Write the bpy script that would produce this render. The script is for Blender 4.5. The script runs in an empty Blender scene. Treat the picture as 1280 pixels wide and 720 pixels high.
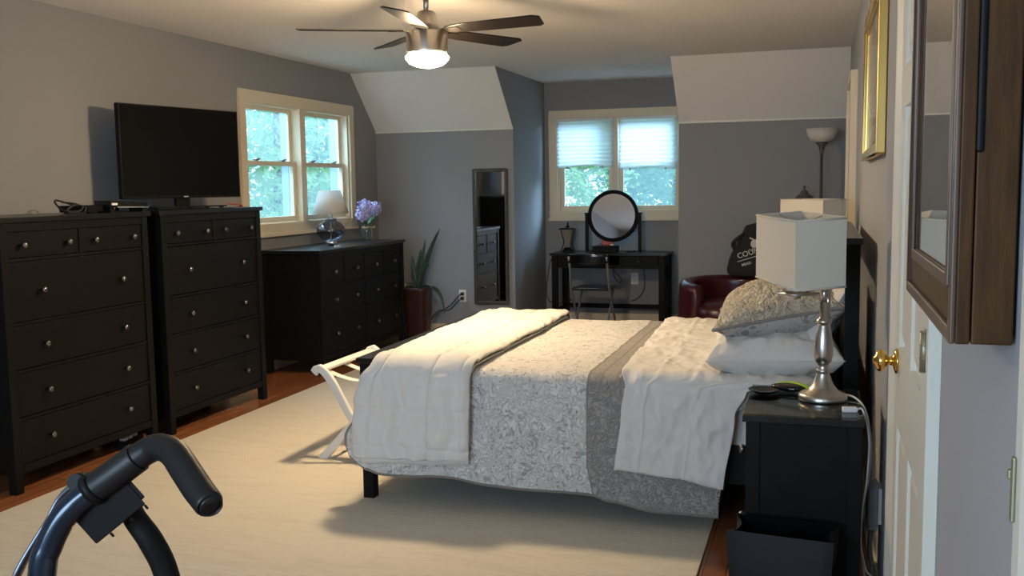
import bpy, math, random
from mathutils import Vector, Matrix, noise
random.seed(7)
PI = math.pi
S = bpy.context.scene
COL = S.collection

# ------------------------------------------------------------ camera, world, lights
cam_d = bpy.data.cameras.new('camera'); cam = bpy.data.objects.new('camera', cam_d); COL.objects.link(cam)
S.camera = cam
YAW, PITCH, ROLL, FPX = .3063, .1031, -.0149, 1221.55
fw = Vector((-math.sin(YAW)*math.cos(PITCH), math.cos(YAW)*math.cos(PITCH), -math.sin(PITCH)))
r0 = Vector((math.cos(YAW), math.sin(YAW), 0)); u0 = r0.cross(fw)
rt = r0*math.cos(ROLL)+u0*math.sin(ROLL); up = -r0*math.sin(ROLL)+u0*math.cos(ROLL)
M = Matrix((rt, up, -fw)).transposed().to_4x4(); M.translation = Vector((4.1255, 0, 1.4167))
cam.matrix_world = M
cam_d.sensor_width = 36; cam_d.lens = FPX/1280*36; cam_d.clip_start = .02

W = bpy.data.worlds.new('sky'); S.world = W; W.use_nodes = True
bg = W.node_tree.nodes['Background']; bg.inputs[0].default_value = (.62, .84, 1, 1); bg.inputs[1].default_value = 3.4
sun_d = bpy.data.lights.new('sun', 'SUN'); sun_d.energy = 2.6; sun_d.angle = .02; sun_d.color = (1, .93, .8)
sun = bpy.data.objects.new('sun', sun_d); COL.objects.link(sun)
sun.rotation_euler = Vector((-.75, .12, -.62)).to_track_quat('-Z', 'Y').to_euler()
sun.location = (8, 2, 9)
FAN_LIGHT = 400.0
# daylight from the window in the near wall, behind the camera
al = bpy.data.lights.new('near_window_daylight', 'AREA'); al.shape = 'RECTANGLE'; al.size = 1.9; al.size_y = 1.2
al.energy = 80; al.color = (.60, .78, 1)
alo = bpy.data.objects.new('near_window_daylight', al); COL.objects.link(alo)
alo.location = (2.6, -1.52, 1.5); alo.rotation_euler = (PI/2, 0, 0)
for nm, loc, to, sx, sy, e in (('open_sky_west', (-1.6, 7.2, 3.6), (1.2, 7.6, .9), 2.4, 1.4, 360), ('open_sky_north', (3.5, 11.7, 2.75), (1.45, 9.15, 1.05), 1.3, 1.2, 230)):
    d = bpy.data.lights.new(nm, 'AREA'); d.shape = 'RECTANGLE'; d.size = sx; d.size_y = sy; d.energy = e; d.color = (.60, .74, 1)
    o = bpy.data.objects.new(nm, d); COL.objects.link(o); o.location = loc; o.rotation_euler = (Vector(to)-Vector(loc)).to_track_quat('-Z', 'Y').to_euler()
S.view_settings.view_transform = 'Standard'; S.view_settings.look = 'None'
S.view_settings.gamma = 1; S.view_settings.use_curve_mapping = False
S.view_settings.exposure = 0.15

# ------------------------------------------------------------ materials
def lin(c):
    return tuple((x/12.92 if x <= .04045 else ((x+.055)/1.055)**2.4) for x in c)
def mat(name, col, rough=.5, metal=0, bump=0, bscale=200, spec=None, trans=0, emit=None, estr=0, var=0, vscale=6, coat=0, ior=None, alpha=None, stretch=None):
    m = bpy.data.materials.new(name); m.use_nodes = True; nt = m.node_tree; p = nt.nodes['Principled BSDF']
    p.inputs['Base Color'].default_value = (*col, 1); p.inputs['Roughness'].default_value = rough; p.inputs['Metallic'].default_value = metal
    if spec is not None: p.inputs['Specular IOR Level'].default_value = spec
    if trans: p.inputs['Transmission Weight'].default_value = trans
    if ior: p.inputs['IOR'].default_value = ior
    if coat: p.inputs['Coat Weight'].default_value = coat; p.inputs['Coat Roughness'].default_value = .1
    if emit: p.inputs['Emission Color'].default_value = (*emit, 1); p.inputs['Emission Strength'].default_value = estr
    if bump or var:
        tc = nt.nodes.new('ShaderNodeTexCoord'); mp = nt.nodes.new('ShaderNodeMapping'); nt.links.new(tc.outputs['Object'], mp.inputs[0])
        if stretch: mp.inputs['Scale'].default_value = stretch
    if bump:
        n = nt.nodes.new('ShaderNodeTexNoise'); n.inputs['Scale'].default_value = bscale; n.inputs['Detail'].default_value = 3
        b = nt.nodes.new('ShaderNodeBump'); b.inputs['Strength'].default_value = bump; b.inputs['Distance'].default_value = .01
        nt.links.new(mp.outputs[0], n.inputs['Vector']); nt.links.new(n.outputs['Fac'], b.inputs['Height']); nt.links.new(b.outputs[0], p.inputs['Normal'])
    if var:
        n = nt.nodes.new('ShaderNodeTexNoise'); n.inputs['Scale'].default_value = vscale; n.inputs['Detail'].default_value = 5
        r = nt.nodes.new('ShaderNodeValToRGB')
        r.color_ramp.elements[0].position = .3; r.color_ramp.elements[0].color = (*[c*(1-var) for c in col], 1)
        r.color_ramp.elements[1].position = .7; r.color_ramp.elements[1].color = (*[min(1, c*(1+var)) for c in col], 1)
        nt.links.new(mp.outputs[0], n.inputs['Vector']); nt.links.new(n.outputs['Fac'], r.inputs[0]); nt.links.new(r.outputs[0], p.inputs['Base Color'])
    return m
class N:   # tiny node helper
    def __init__(s, m): s.m = m; s.t = m.node_tree; s.p = s.t.nodes['Principled BSDF']
    def new(s, k, **kw):
        n = s.t.nodes.new(k)
        for a, v in kw.items():
            if a in n.inputs: n.inputs[a].default_value = v
            else: setattr(n, a, v)
        return n
    def link(s, a, b): s.t.links.new(a, b)
    def math(s, op, a, b=None, c=None):
        n = s.t.nodes.new('ShaderNodeMath'); n.operation = op
        for i, x in enumerate((a, b, c)):
            if x is None: continue
            if isinstance(x, (int, float)): n.inputs[i].default_value = x
            else: s.link(x, n.inputs[i])
        return n.outputs[0]
    def mix(s, f, a, b):
        n = s.t.nodes.new('ShaderNodeMix'); n.data_type = 'RGBA'
        for i, x in ((0, f), (6, a), (7, b)):
            if isinstance(x, tuple): n.inputs[i].default_value = (*x, 1)
            elif isinstance(x, (int, float)): n.inputs[i].default_value = x
            else: s.link(x, n.inputs[i])
        return n.outputs[2]
WALL = mat('grey_wall_paint', (.268, .268, .276), .85, bump=.12, bscale=260)
WALLR = mat('pale_grey_wall_paint', (.34, .345, .355), .8, bump=.12, bscale=260)
CEIL = mat('ceiling_paint', (.84, .80, .75), .9, bump=.45, bscale=130)
TRIM = mat('cream_trim', (.72, .63, .47), .45)
WTRIM = mat('white_trim', (.70, .68, .58), .4)
BLK = mat('black_brown_stain', (.0052, .0046, .0040), .5, spec=.14, bump=.05, bscale=60, var=.25, vscale=20, stretch=(1, 8, 1))
BLK2 = mat('black_brown_top', (.007, .0065, .0065), .28, spec=.4)
KNOB = mat('dark_nickel_knob', (.22, .21, .20), .28, metal=1)
NICKEL = mat('brushed_nickel', (.56, .52, .47), .3, metal=1, bump=.04, bscale=300)
CHROME = mat('chrome', (.6, .6, .6), .25, metal=1)
BRASS = mat('polished_brass', (.72, .47, .13), .18, metal=1)
AGED = mat('aged_brass', (.30, .27, .18), .45, metal=.6)
EXTW = mat('shaded_white_exterior_paint', (.26, .34, .40), .6)  # white exterior frame; its bluish shade is mixed into the base colour
GOLD = mat('gold_frame', (.70, .48, .16), .3, metal=1)
PLASTB = mat('black_plastic', (.006, .006, .006), .5, spec=.15)
RUBB = mat('black_rubber_grip', (.009, .009, .0095), .42, spec=.3, bump=.05, bscale=400)
GLOSSB = mat('glossy_black', (.006, .006, .007), .12)
BINB = mat('black_bin_plastic', (.003, .003, .0033), .2, spec=.2)
SCREEN = mat('dark_screen', (.003, .003, .0035), .2, spec=.25)
WHITEP = mat('white_plastic', (.75, .74, .72), .4)
GREYP = mat('grey_plastic', (.32, .32, .32), .5)
WHITEC = mat('white_cotton', (.68, .66, .615), .9, bump=.25, bscale=38)
SHEETM = mat('white_sheet_cotton', (.66, .64, .60), .9, bump=.35, bscale=26)
SHADE = mat('linen_lampshade', (.56, .52, .44), .85, bump=.15, bscale=500)
SHADEIN = mat('lampshade_lining', (.62, .58, .50), .9)
LEATH = mat('burgundy_leather', (.055, .0055, .0085), .28, bump=.08, bscale=45)
DARKCL = mat('charcoal_cloth', (.016, .017, .018), .9, bump=.3, bscale=30)
LETT = mat('cream_print', (.62, .60, .55), .8)
FROST = mat('frosted_white_glass', (.62, .58, .52), .35)
GUN = mat('grey_metal', (.16, .155, .15), .4, metal=.7)
MIRR = mat('mirror_glass', (.82, .83, .83), .015, metal=1)
MIRFR = mat('weathered_silver_frame', (.060, .053, .043), .45, metal=.4, bump=.5, bscale=80, var=.5, vscale=60)
LEAF = mat('dark_green_leaf', (.016, .034, .016), .4, var=.5, vscale=30)
POT = mat('brown_glazed_pot', (.055, .022, .018), .3, bump=.6, bscale=60, var=.4, vscale=40)
SOIL = mat('soil', (.03, .02, .012), .95)
PURP = mat('lilac_petals', (.50, .47, .76), .7, var=.45, vscale=45)
FOLI = mat('flower_foliage', (.06, .12, .05), .6)
RAFF = mat('tan_ribbon', (.48, .33, .17), .7)
MAHOG = mat('mahogany_wood', (.062, .027, .0075), .5, spec=.2, bump=.06, bscale=60, var=.3, vscale=12, stretch=(8, 8, 1))
MAHOGF = mat('mahogany_moulding', (.085, .048, .030), .4, spec=.4)
BLADE = mat('dark_fan_blade', (.009, .0065, .005), .35, spec=.3, var=.3, vscale=15)
DOMEM = mat('lit_glass_dome', (.9, .85, .75), .4, emit=(1, .74, .45), estr=FAN_LIGHT)
PINK = mat('pink_plastic', (.62, .16, .16), .5)
LIME = mat('lime_plastic', (.42, .60, .04), .5)
REDP = mat('red_cable', (.4, .02, .02), .5)
ALU = mat('dark_blue_tube', (.018, .030, .048), .22, metal=.55, coat=.4)
SILV = mat('dull_steel_lever', (.16, .18, .21), .35, metal=.8)
BLUEF = mat('blue_nylon', (.01, .02, .11), .7)
SILVP = mat('silver_paint', (.30, .30, .31), .4, metal=.5)
CORDW = mat('white_cord', (.68, .66, .62), .5)
CORDB = mat('black_cord', (.012, .012, .012), .5)
CORDG = mat('grey_cord', (.22, .20, .17), .5)
RACKW = mat('white_painted_wood', (.78, .75, .68), .35)
def clear_glass(name, tint, r=.02):
    m = bpy.data.materials.new(name); m.use_nodes = True; nt = m.node_tree
    for n in list(nt.nodes):
        if n.type != 'OUTPUT_MATERIAL': nt.nodes.remove(n)
    out = [n for n in nt.nodes if n.type == 'OUTPUT_MATERIAL'][0]
    tr = nt.nodes.new('ShaderNodeBsdfTransparent'); tr.inputs[0].default_value = (*tint, 1)
    gl = nt.nodes.new('ShaderNodeBsdfGlossy'); gl.inputs[1].default_value = r
    lw = nt.nodes.new('ShaderNodeFresnel'); lw.inputs[0].default_value = 1.45
    ge = nt.nodes.new('ShaderNodeNewGeometry'); mr_ = nt.nodes.new('ShaderNodeMapRange'); mr_.inputs[3].default_value = 1.45; mr_.inputs[4].default_value = 1/1.45
    nt.links.new(ge.outputs['Backfacing'], mr_.inputs[0]); nt.links.new(mr_.outputs[0], lw.inputs[0])
    mx = nt.nodes.new('ShaderNodeMixShader')
    nt.links.new(lw.outputs[0], mx.inputs[0]); nt.links.new(tr.outputs[0], mx.inputs[1]); nt.links.new(gl.outputs[0], mx.inputs[2]); nt.links.new(mx.outputs[0], out.inputs[0])
    return m
PANE = clear_glass('window_pane', (.86, .97, 1.0))
def screen_haze(m):
    nt = m.node_tree; out = [n for n in nt.nodes if n.type == 'OUTPUT_MATERIAL'][0]; src = out.inputs[0].links[0].from_socket
    tr = nt.nodes.new('ShaderNodeBsdfTranslucent'); tr.inputs[0].default_value = (.62, .90, .98, 1); mx = nt.nodes.new('ShaderNodeMixShader'); mx.inputs[0].default_value = .07
    nt.links.new(src, mx.inputs[1]); nt.links.new(tr.outputs[0], mx.inputs[2]); nt.links.new(mx.outputs[0], out.inputs[0])
screen_haze(PANE)
SMOKE = clear_glass('smoky_glass', (.74, .74, .76), .03)
VGLASS = clear_glass('clear_vase_glass', (.92, .95, .96), .03)
TOPGL = clear_glass('table_glass', (.75, .80, .78), .01)

def blind_mat():
    m = mat('white_pleated_fabric', (.70, .78, .82), .9); n = N(m)
    tr = n.new('ShaderNodeBsdfTranslucent'); tr.inputs[0].default_value = (.93, .95, .96, 1)
    mx = n.new('ShaderNodeMixShader'); mx.inputs[0].default_value = .75
    out = [x for x in n.t.nodes if x.type == 'OUTPUT_MATERIAL'][0]
    n.link(n.p.outputs[0], mx.inputs[1]); n.link(tr.outputs[0], mx.inputs[2]); n.link(mx.outputs[0], out.inputs[0])
    return m
BLIND = blind_mat()
def shade_mat():
    m = mat('white_drum_fabric', (.74, .70, .62), .9); n = N(m)
    tr = n.new('ShaderNodeBsdfTranslucent'); tr.inputs[0].default_value = (.75, .75, .72, 1)
    mx = n.new('ShaderNodeMixShader'); mx.inputs[0].default_value = .45
    out = [x for x in n.t.nodes if x.type == 'OUTPUT_MATERIAL'][0]
    n.link(n.p.outputs[0], mx.inputs[1]); n.link(tr.outputs[0], mx.inputs[2]); n.link(mx.outputs[0], out.inputs[0])
    return m
TSHADE = shade_mat()

def wood_floor():
    m = mat('red_brown_planks', (.2, .07, .03), .22); n = N(m)
    tc = n.new('ShaderNodeTexCoord'); mp = n.new('ShaderNodeMapping'); mp.inputs['Rotation'].default_value = (0, 0, PI/2)
    n.link(tc.outputs['Object'], mp.inputs[0])
    b = n.new('ShaderNodeTexBrick'); b.inputs['Scale'].default_value = 1; b.inputs['Brick Width'].default_value = 1.1; b.inputs['Row Height'].default_value = .083
    b.inputs['Mortar Size'].default_value = .0018; b.inputs['Color1'].default_value = (.25, .088, .034, 1); b.inputs['Color2'].default_value = (.34, .13, .05, 1); b.inputs['Mortar'].default_value = (.03, .012, .006, 1)
    n.link(mp.outputs[0], b.inputs['Vector'])
    mp2 = n.new('ShaderNodeMapping'); mp2.inputs['Scale'].default_value = (22, 1.4, 1); n.link(tc.outputs['Object'], mp2.inputs[0])
    ns = n.new('ShaderNodeTexNoise'); ns.inputs['Scale'].default_value = 3; ns.inputs['Detail'].default_value = 6; n.link(mp2.outputs[0], ns.inputs['Vector'])
    f = n.math('MULTIPLY', ns.outputs['Fac'], .7)
    n.link(n.mix(f, b.outputs[0], (.15, .047, .018)), n.p.inputs['Base Color'])
    return m
FLOOR = wood_floor()
def rug_mat():
    m = mat('cream_rug_pile', (.5, .45, .36), .95); n = N(m)
    tc = n.new('ShaderNodeTexCoord')
    wv = n.new('ShaderNodeTexWave'); wv.bands_direction = 'Y'; wv.inputs['Scale'].default_value = 18; wv.inputs['Distortion'].default_value = 2.5; wv.inputs['Detail'].default_value = 3
    n.link(tc.outputs['Object'], wv.inputs['Vector'])
    mp = n.new('ShaderNodeMapping'); mp.inputs['Scale'].default_value = (1.2, 5, 1); n.link(tc.outputs['Object'], mp.inputs[0])
    ns = n.new('ShaderNodeTexNoise'); ns.inputs['Scale'].default_value = 3.2; ns.inputs['Detail'].default_value = 7; ns.inputs['Distortion'].default_value = 1.2
    n.link(mp.outputs[0], ns.inputs['Vector'])
    n2 = n.new('ShaderNodeTexNoise'); n2.inputs['Scale'].default_value = 90; n.link(tc.outputs['Object'], n2.inputs['Vector'])
    c = n.mix(n.math('MULTIPLY', wv.outputs['Fac'], .35), (.60, .55, .45), (.47, .43, .355))
    r = n.new('ShaderNodeMapRange'); r.inputs[1].default_value = .46; r.inputs[2].default_value = .66; n.link(ns.outputs['Fac'], r.inputs[0])
    c = n.mix(n.math('MULTIPLY', r.outputs[0], .45), c, (.50, .44, .345))
    n.link(c, n.p.inputs['Base Color'])
    h = n.math('ADD', n.math('MULTIPLY', wv.outputs['Fac'], .6), n2.outputs['Fac'])
    bp = n.new('ShaderNodeBump'); bp.inputs['Strength'].default_value = .45; bp.inputs['Distance'].default_value = .006; n.link(h, bp.inputs['Height']); n.link(bp.outputs[0], n.p.inputs['Normal'])
    return m
RUG = rug_mat()
def floral(name, base, ink, amount=1., sc=1., bstr=.5):
    """quilted fabric printed with grey scrolling vines and small leaves"""
    m = mat(name, base, .9); n = N(m); tc = n.new('ShaderNodeTexCoord')
    wn = n.new('ShaderNodeTexNoise'); wn.inputs['Scale'].default_value = 5*sc; n.link(tc.outputs['Object'], wn.inputs['Vector'])
    vm = n.new('ShaderNodeVectorMath'); vm.operation = 'MULTIPLY_ADD'; n.link(wn.outputs['Color'], vm.inputs[0]); vm.inputs[1].default_value = (.22/sc,)*3; n.link(tc.outputs['Object'], vm.inputs[2])
    n1 = n.new('ShaderNodeTexNoise'); n1.inputs['Scale'].default_value = 9*sc; n1.inputs['Detail'].default_value = 1.5; n1.inputs['Distortion'].default_value = 1.4
    n.link(vm.outputs[0], n1.inputs['Vector'])
    line = n.math('LESS_THAN', n.math('ABSOLUTE', n.math('SUBTRACT', n1.outputs['Fac'], .5)), .016)
    v = n.new('ShaderNodeTexVoronoi'); v.inputs['Scale'].default_value = 24*sc; v.inputs['Randomness'].default_value = 1
    mp = n.new('ShaderNodeMapping'); mp.inputs['Rotation'].default_value = (.5, .6, .7); mp.inputs['Scale'].default_value = (1, .45, .8)
    n.link(vm.outputs[0], mp.inputs[0]); n.link(mp.outputs[0], v.inputs['Vector'])
    n3 = n.new('ShaderNodeTexNoise'); n3.inputs['Scale'].default_value = 6*sc; n.link(tc.outputs['Object'], n3.inputs['Vector'])
    leaf = n.math('MULTIPLY', n.math('LESS_THAN', v.outputs['Distance'], .30), n.math('GREATER_THAN', n3.outputs['Fac'], .50))
    ink_f = n.math('MULTIPLY', n.math('MAXIMUM', line, leaf), amount)
    n.link(n.mix(ink_f, base, ink), n.p.inputs['Base Color'])
    q = n.new('ShaderNodeTexNoise'); q.inputs['Scale'].default_value = 30; q.inputs['Detail'].default_value = .5; q.inputs['Distortion'].default_value = 2; n.link(tc.outputs['Object'], q.inputs['Vector'])
    st = n.math('ABSOLUTE', n.math('SUBTRACT', q.outputs['Fac'], .5))
    st = n.math('MINIMUM', n.math('MULTIPLY', st, 9), 1)
    bp = n.new('ShaderNodeBump'); bp.inputs['Strength'].default_value = bstr; bp.inputs['Distance'].default_value = .008; bp.inputs['Distance'].default_value = .035; n.link(st, bp.inputs['Height']); n.link(bp.outputs[0], n.p.inputs['Normal'])
    return m
QUILT = floral('white_quilt_grey_vines', (.70, .68, .65), (.30, .295, .29), .62, 1.5, .55)
BAND = floral('grey_quilt_band', (.33, .312, .288), (.46, .44, .41), .55, 1.5, .6)
BANDE = mat('taupe_quilt_binding', (.24, .215, .185), .9, bump=.3, bscale=60)
SHAMB = floral('grey_floral_sham', (.42, .40, .365), (.20, .19, .18), .9, 1.3, .15)
SHAMT = mat('tan_ruched_sham', (.54, .47, .36), .6)
def ruche(m):
    n = N(m); tc = n.new('ShaderNodeTexCoord')
    q = n.new('ShaderNodeTexNoise'); q.inputs['Scale'].default_value = 26; q.inputs['Detail'].default_value = 2; q.inputs['Distortion'].default_value = 2.5; n.link(tc.outputs['Object'], q.inputs['Vector'])
    bp = n.new('ShaderNodeBump'); bp.inputs['Strength'].default_value = 1; bp.inputs['Distance'].default_value = .035; n.link(q.outputs['Fac'], bp.inputs['Height']); n.link(bp.outputs[0], n.p.inputs['Normal'])
ruche(SHAMT)
DARKPIL = mat('dark_brown_cotton', (.025, .02, .017), .9)
TREELEAF = []
for i, c in enumerate(((.13, .24, .17), (.22, .33, .19), (.10, .20, .18))):
    m = mat('tree_leaf_%s' % ('mid', 'light', 'deep')[i], c, .6, var=.5, vscale=1.2); n = N(m)
    tr = n.new('ShaderNodeBsdfTranslucent'); tr.inputs[0].default_value = (c[0]*1.9, c[1]*1.9, c[2]*1.3, 1)
    mx = n.new('ShaderNodeMixShader'); mx.inputs[0].default_value = .45
    out = [x for x in n.t.nodes if x.type == 'OUTPUT_MATERIAL'][0]
    n.link(n.p.outputs[0], mx.inputs[1]); n.link(tr.outputs[0], mx.inputs[2]); n.link(mx.outputs[0], out.inputs[0])
    TREELEAF.append(m)
BARK = mat('tree_bark', (.12, .09, .07), .95)
GRASS = mat('lawn', (.06, .12, .04), .95, var=.4, vscale=3)

# ------------------------------------------------------------ mesh builder
class MB:
    def __init__(s): s.v = []; s.f = []; s.mi = []; s.sm = []
    def add(s, vs, fs, mi=0, smooth=False):
        b = len(s.v); s.v += [tuple(x) for x in vs]
        for f in fs: s.f.append(tuple(b+i for i in f)); s.mi.append(mi); s.sm.append(smooth)
        return s
    def box(s, x0, x1, y0, y1, z0, z1, mi=0, rot=None):
        vs = [Vector((x, y, z)) for z in (z0, z1) for y in (y0, y1) for x in (x0, x1)]
        if rot is not None:
            c = Vector(((x0+x1)/2, (y0+y1)/2, (z0+z1)/2)); vs = [c+rot @ (v-c) for v in vs]
        return s.add(vs, [(0, 2, 3, 1), (4, 5, 7, 6), (0, 1, 5, 4), (2, 6, 7, 3), (0, 4, 6, 2), (1, 3, 7, 5)], mi)
    def lathe(s, prof, n=32, c=(0, 0, 0), axis=None, mi=0, caps=True, sq=0):
        """prof: (r, h) list; axis: direction of h"""
        c = Vector(c); q = Vector((0, 0, 1)).rotation_difference(Vector(axis)) if axis is not None else None
        vs = []
        for r, h in prof:
            for k in range(n):
                a = 2*PI*(k+.5)/n; ca, sa = math.cos(a), math.sin(a)
                if sq: 
                    e = 1/(abs(ca)**sq+abs(sa)**sq)**(1/sq); ca *= e; sa *= e
                p = Vector((r*ca, r*sa, h))
                vs.append(c+(q @ p if q else p))
        fs = []
        for i in range(len(prof)-1):
            for k in range(n):
                a, b = i*n+k, i*n+(k+1) % n
                fs.append((a, b, b+n, a+n))
        s.add(vs, fs, mi, True)
        if caps:
            b = len(s.v)-len(vs)
            s.f.append(tuple(b+k for k in range(n-1, -1, -1))); s.mi.append(mi); s.sm.append(False)
            e = b+(len(prof)-1)*n
            s.f.append(tuple(e+k for k in range(n))); s.mi.append(mi); s.sm.append(False)
        return s
    def cyl(s, p0, p1, r0, r1=None, n=16, mi=0):
        p0 = Vector(p0); p1 = Vector(p1); d = p1-p0
        return s.lathe([(r0, 0), (r1 if r1 is not None else r0, d.length)], n, p0, d.normalized(), mi)
    def tube(s, pts, r, n=8, mi=0, samples=8, flat=None):
        """smooth tube through points; r number or list"""
        P = [Vector(p) for p in pts]; R = r if isinstance(r, (list, tuple)) else [r]*len(P)
        Q, RR = [], []
        if samples > 1 and len(P) > 2:
            for i in range(len(P)-1):
                p0, p1, p2, p3 = P[max(i-1, 0)], P[i], P[i+1], P[min(i+2, len(P)-1)]
                for k in range(samples):
                    t = k/samples
                    Q.append(.5*((2*p1)+(p2-p0)*t+(2*p0-5*p1+4*p2-p3)*t*t+(3*p1-p0-3*p2+p3)*t**3)); RR.append(R[i]*(1-t)+R[i+1]*t)
            Q.append(P[-1]); RR.append(R[-1])
        else: Q, RR = P, R
        vs = []; prev = None
        for i, p in enumerate(Q):
            t = (Q[min(i+1, len(Q)-1)]-Q[max(i-1, 0)]).normalized()
            if prev is None:
                a = Vector((0, 0, 1)) if abs(t.z) < .9 else Vector((1, 0, 0)); u = t.cross(a).normalized()
            else: u = (prev-t*prev.dot(t)).normalized()
            prev = u; w = t.cross(u)
            for k in range(n):
                a = 2*PI*k/n; vs.append(p+(u*math.cos(a)+w*math.sin(a)*(flat or 1))*RR[i])
        fs = [(i*n+k, i*n+(k+1) % n, (i+1)*n+(k+1) % n, (i+1)*n+k) for i in range(len(Q)-1) for k in range(n)]
        s.add(vs, fs, mi, True); b = len(s.v)-len(vs)
        s.f.append(tuple(b+k for k in range(n-1, -1, -1))); s.mi.append(mi); s.sm.append(False)
        e = b+(len(Q)-1)*n; s.f.append(tuple(e+k for k in range(n))); s.mi.append(mi); s.sm.append(False)
        return s
    def prism(s, poly, axis, a0, a1, mi=0):
        """extrude 2-D polygon along axis ('x': poly is (y,z); 'y': (x,z); 'z': (x,y))"""
        def P(p, a): return {'x': (a, p[0], p[1]), 'y': (p[0], a, p[1]), 'z': (p[0], p[1], a)}[axis]
        n = len(poly); vs = [P(p, a0) for p in poly]+[P(p, a1) for p in poly]
        return s.add(vs, [tuple(range(n)), tuple(range(2*n-1, n-1, -1))]+[(i, i+n, (i+1) % n+n, (i+1) % n) for i in range(n)], mi)
    def grid(s, fn, nu, nv, mi=0, mfn=None, closed=False):
        vs = [fn(i/nu, j/nv) for j in range(nv+1) for i in range(nu+1)]
        b = len(s.v); s.v += [tuple(x) for x in vs]
        for j in range(nv):
            for i in range(nu):
                a = b+j*(nu+1)+i; s.f.append((a, a+1, a+nu+2, a+nu+1)); s.mi.append(mfn((i+.5)/nu, (j+.5)/nv) if mfn else mi); s.sm.append(True)
        return s
    def ball(s, c, r, n=16, m=10, mi=0, sc=(1, 1, 1)):
        prof = []
        return s.grid(lambda u, v: Vector(c)+Vector((r*sc[0]*math.sin(PI*v)*math.cos(2*PI*u), r*sc[1]*math.sin(PI*v)*math.sin(2*PI*u), r*sc[2]*math.cos(PI*v))), n, m, mi)
    def build(s, name, mats, parent=None, label=None, bevel=0, solid=0, sub=0, kind=None, origin=None, soff=0):
        me = bpy.data.meshes.new(name); 
        vs = s.v; off = Vector((0, 0, 0))
        if parent is None and origin is not False:
            if origin is None:
                xs, ys, zs = zip(*vs); off = Vector(((min(xs)+max(xs))/2, (min(ys)+max(ys))/2, min(zs)))
            else: off = Vector(origin)
            vs = [(Vector(v)-off) for v in vs]
        me.from_pydata([tuple(v) for v in vs], [], s.f)
        for m in (mats if isinstance(mats, (list, tuple)) else [mats]): me.materials.append(m)
        for i, p in enumerate(me.polygons): p.material_index = s.mi[i]; p.use_smooth = s.sm[i]
        me.update()
        import bmesh
        bm = bmesh.new(); bm.from_mesh(me); bmesh.ops.remove_doubles(bm, verts=bm.verts, dist=1e-6); bmesh.ops.recalc_face_normals(bm, faces=bm.faces); bm.to_mesh(me); bm.free()
        o = bpy.data.objects.new(name, me); COL.objects.link(o); o.location = off
        if parent is not None: o.parent = parent
        if label: o['label'] = label
        if kind: o['kind'] = kind
        if solid:
            md = o.modifiers.new('solid', 'SOLIDIFY'); md.thickness = solid; md.offset = soff
        if sub:
            md = o.modifiers.new('sub', 'SUBSURF'); md.levels = md.render_levels = sub
        if bevel:
            md = o.modifiers.new('bevel', 'BEVEL'); md.width = bevel; md.segments = 2; md.limit_method = 'ANGLE'; md.angle_limit = .7
            md.harden_normals = False
        return o
def box(x0, x1, y0, y1, z0, z1): return MB().box(x0, x1, y0, y1, z0, z1)
def tag(o, label, cat, group=None):
    o['label'] = label; o['category'] = cat
    if group: o['group'] = group
    return o
def thing(name, label, cat, loc=(0, 0, 0), rz=0, group=None):
    o = bpy.data.objects.new(name, None); COL.objects.link(o); o.location = loc; o.rotation_euler = (0, 0, rz); o.empty_display_size = .1
    return tag(o, label, cat, group)
def struct(name, mb, m, bevel=0, parent=None): 
    return mb.build(name, m, parent, kind='structure' if parent is None else None, bevel=bevel, origin=False)
def sempty(name, loc):
    o = bpy.data.objects.new(name, None); COL.objects.link(o); o.location = loc; o['kind'] = 'structure'; return o
def dup(root, loc, rz, label, group=None):
    r = root.copy(); COL.objects.link(r); r.location = loc; r.rotation_euler = (0, 0, rz); r['label'] = label
    if group: r['group'] = group
    for ch in list(root.children):
        c = ch.copy(); COL.objects.link(c); c.parent = r
        for g in list(ch.children):
            d = g.copy(); COL.objects.link(d); d.parent = c
    return r

# ------------------------------------------------------------ room
CZ, KZ, YS, YB, YD, XR, X1, X2, YN = 2.468, 1.96, 8.2325, 8.742, 9.83, 4.332, 1.3936, 2.922, -1.6
T = .12
struct('floor', box(-T, XR+T, YN-T, YD+T, -.1, 0), FLOOR)
w = MB()          # left wall with the window opening
WY0, WY1, WZ0, WZ1 = 6.46, 8.15, 1.15, 2.09
w.box(-T, 0, YN-T, WY0, 0, CZ); w.box(-T, 0, WY1, YB+T, 0, CZ); w.box(-T, 0, WY0, WY1, 0, WZ0); w.box(-T, 0, WY0, WY1, WZ1, CZ)
struct('wall_left', w, WALL)
w = MB(); DY0, DY1 = 1.94, 2.735
w.box(XR, XR+T, YN-T, DY0, 0, CZ); w.box(XR, XR+T, DY1, YB+T, 0, CZ); w.box(XR, XR+T, DY0, DY1, 2.03, CZ); w.box(XR+.045, XR+T, DY0, DY1, 0, 2.03)
struct('wall_right', w, WALLR)
struct('wall_back_left', box(0, X1-.001, YB, YB+T, 0, KZ), WALL)
struct('wall_back_right', box(X2+.001, XR, YB, YB+T, 0, KZ), WALL)
def side(x0, x1): return MB().prism([(YS+.006, CZ), (YB+.003, KZ), (YB+.003, 0), (YD, 0), (YD, CZ)], 'x', x0, x1)
struct('wall_dormer_left', side(X1, X1-.06), WALL)
struct('wall_dormer_right', side(X2, X2+.06), WALL)
w = MB(); VX0, VX1, VZ0, VZ1 = 1.53, 2.80, 1.155, 2.10
w.box(X1-T, VX0, YD, YD+T, 0, CZ); w.box(VX1, X2+T, YD, YD+T, 0, CZ); w.box(VX0, VX1, YD, YD+T, 0, VZ0); w.box(VX0, VX1, YD, YD+T, VZ1, CZ)
struct('wall_dormer_back', w, WALL)
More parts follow.
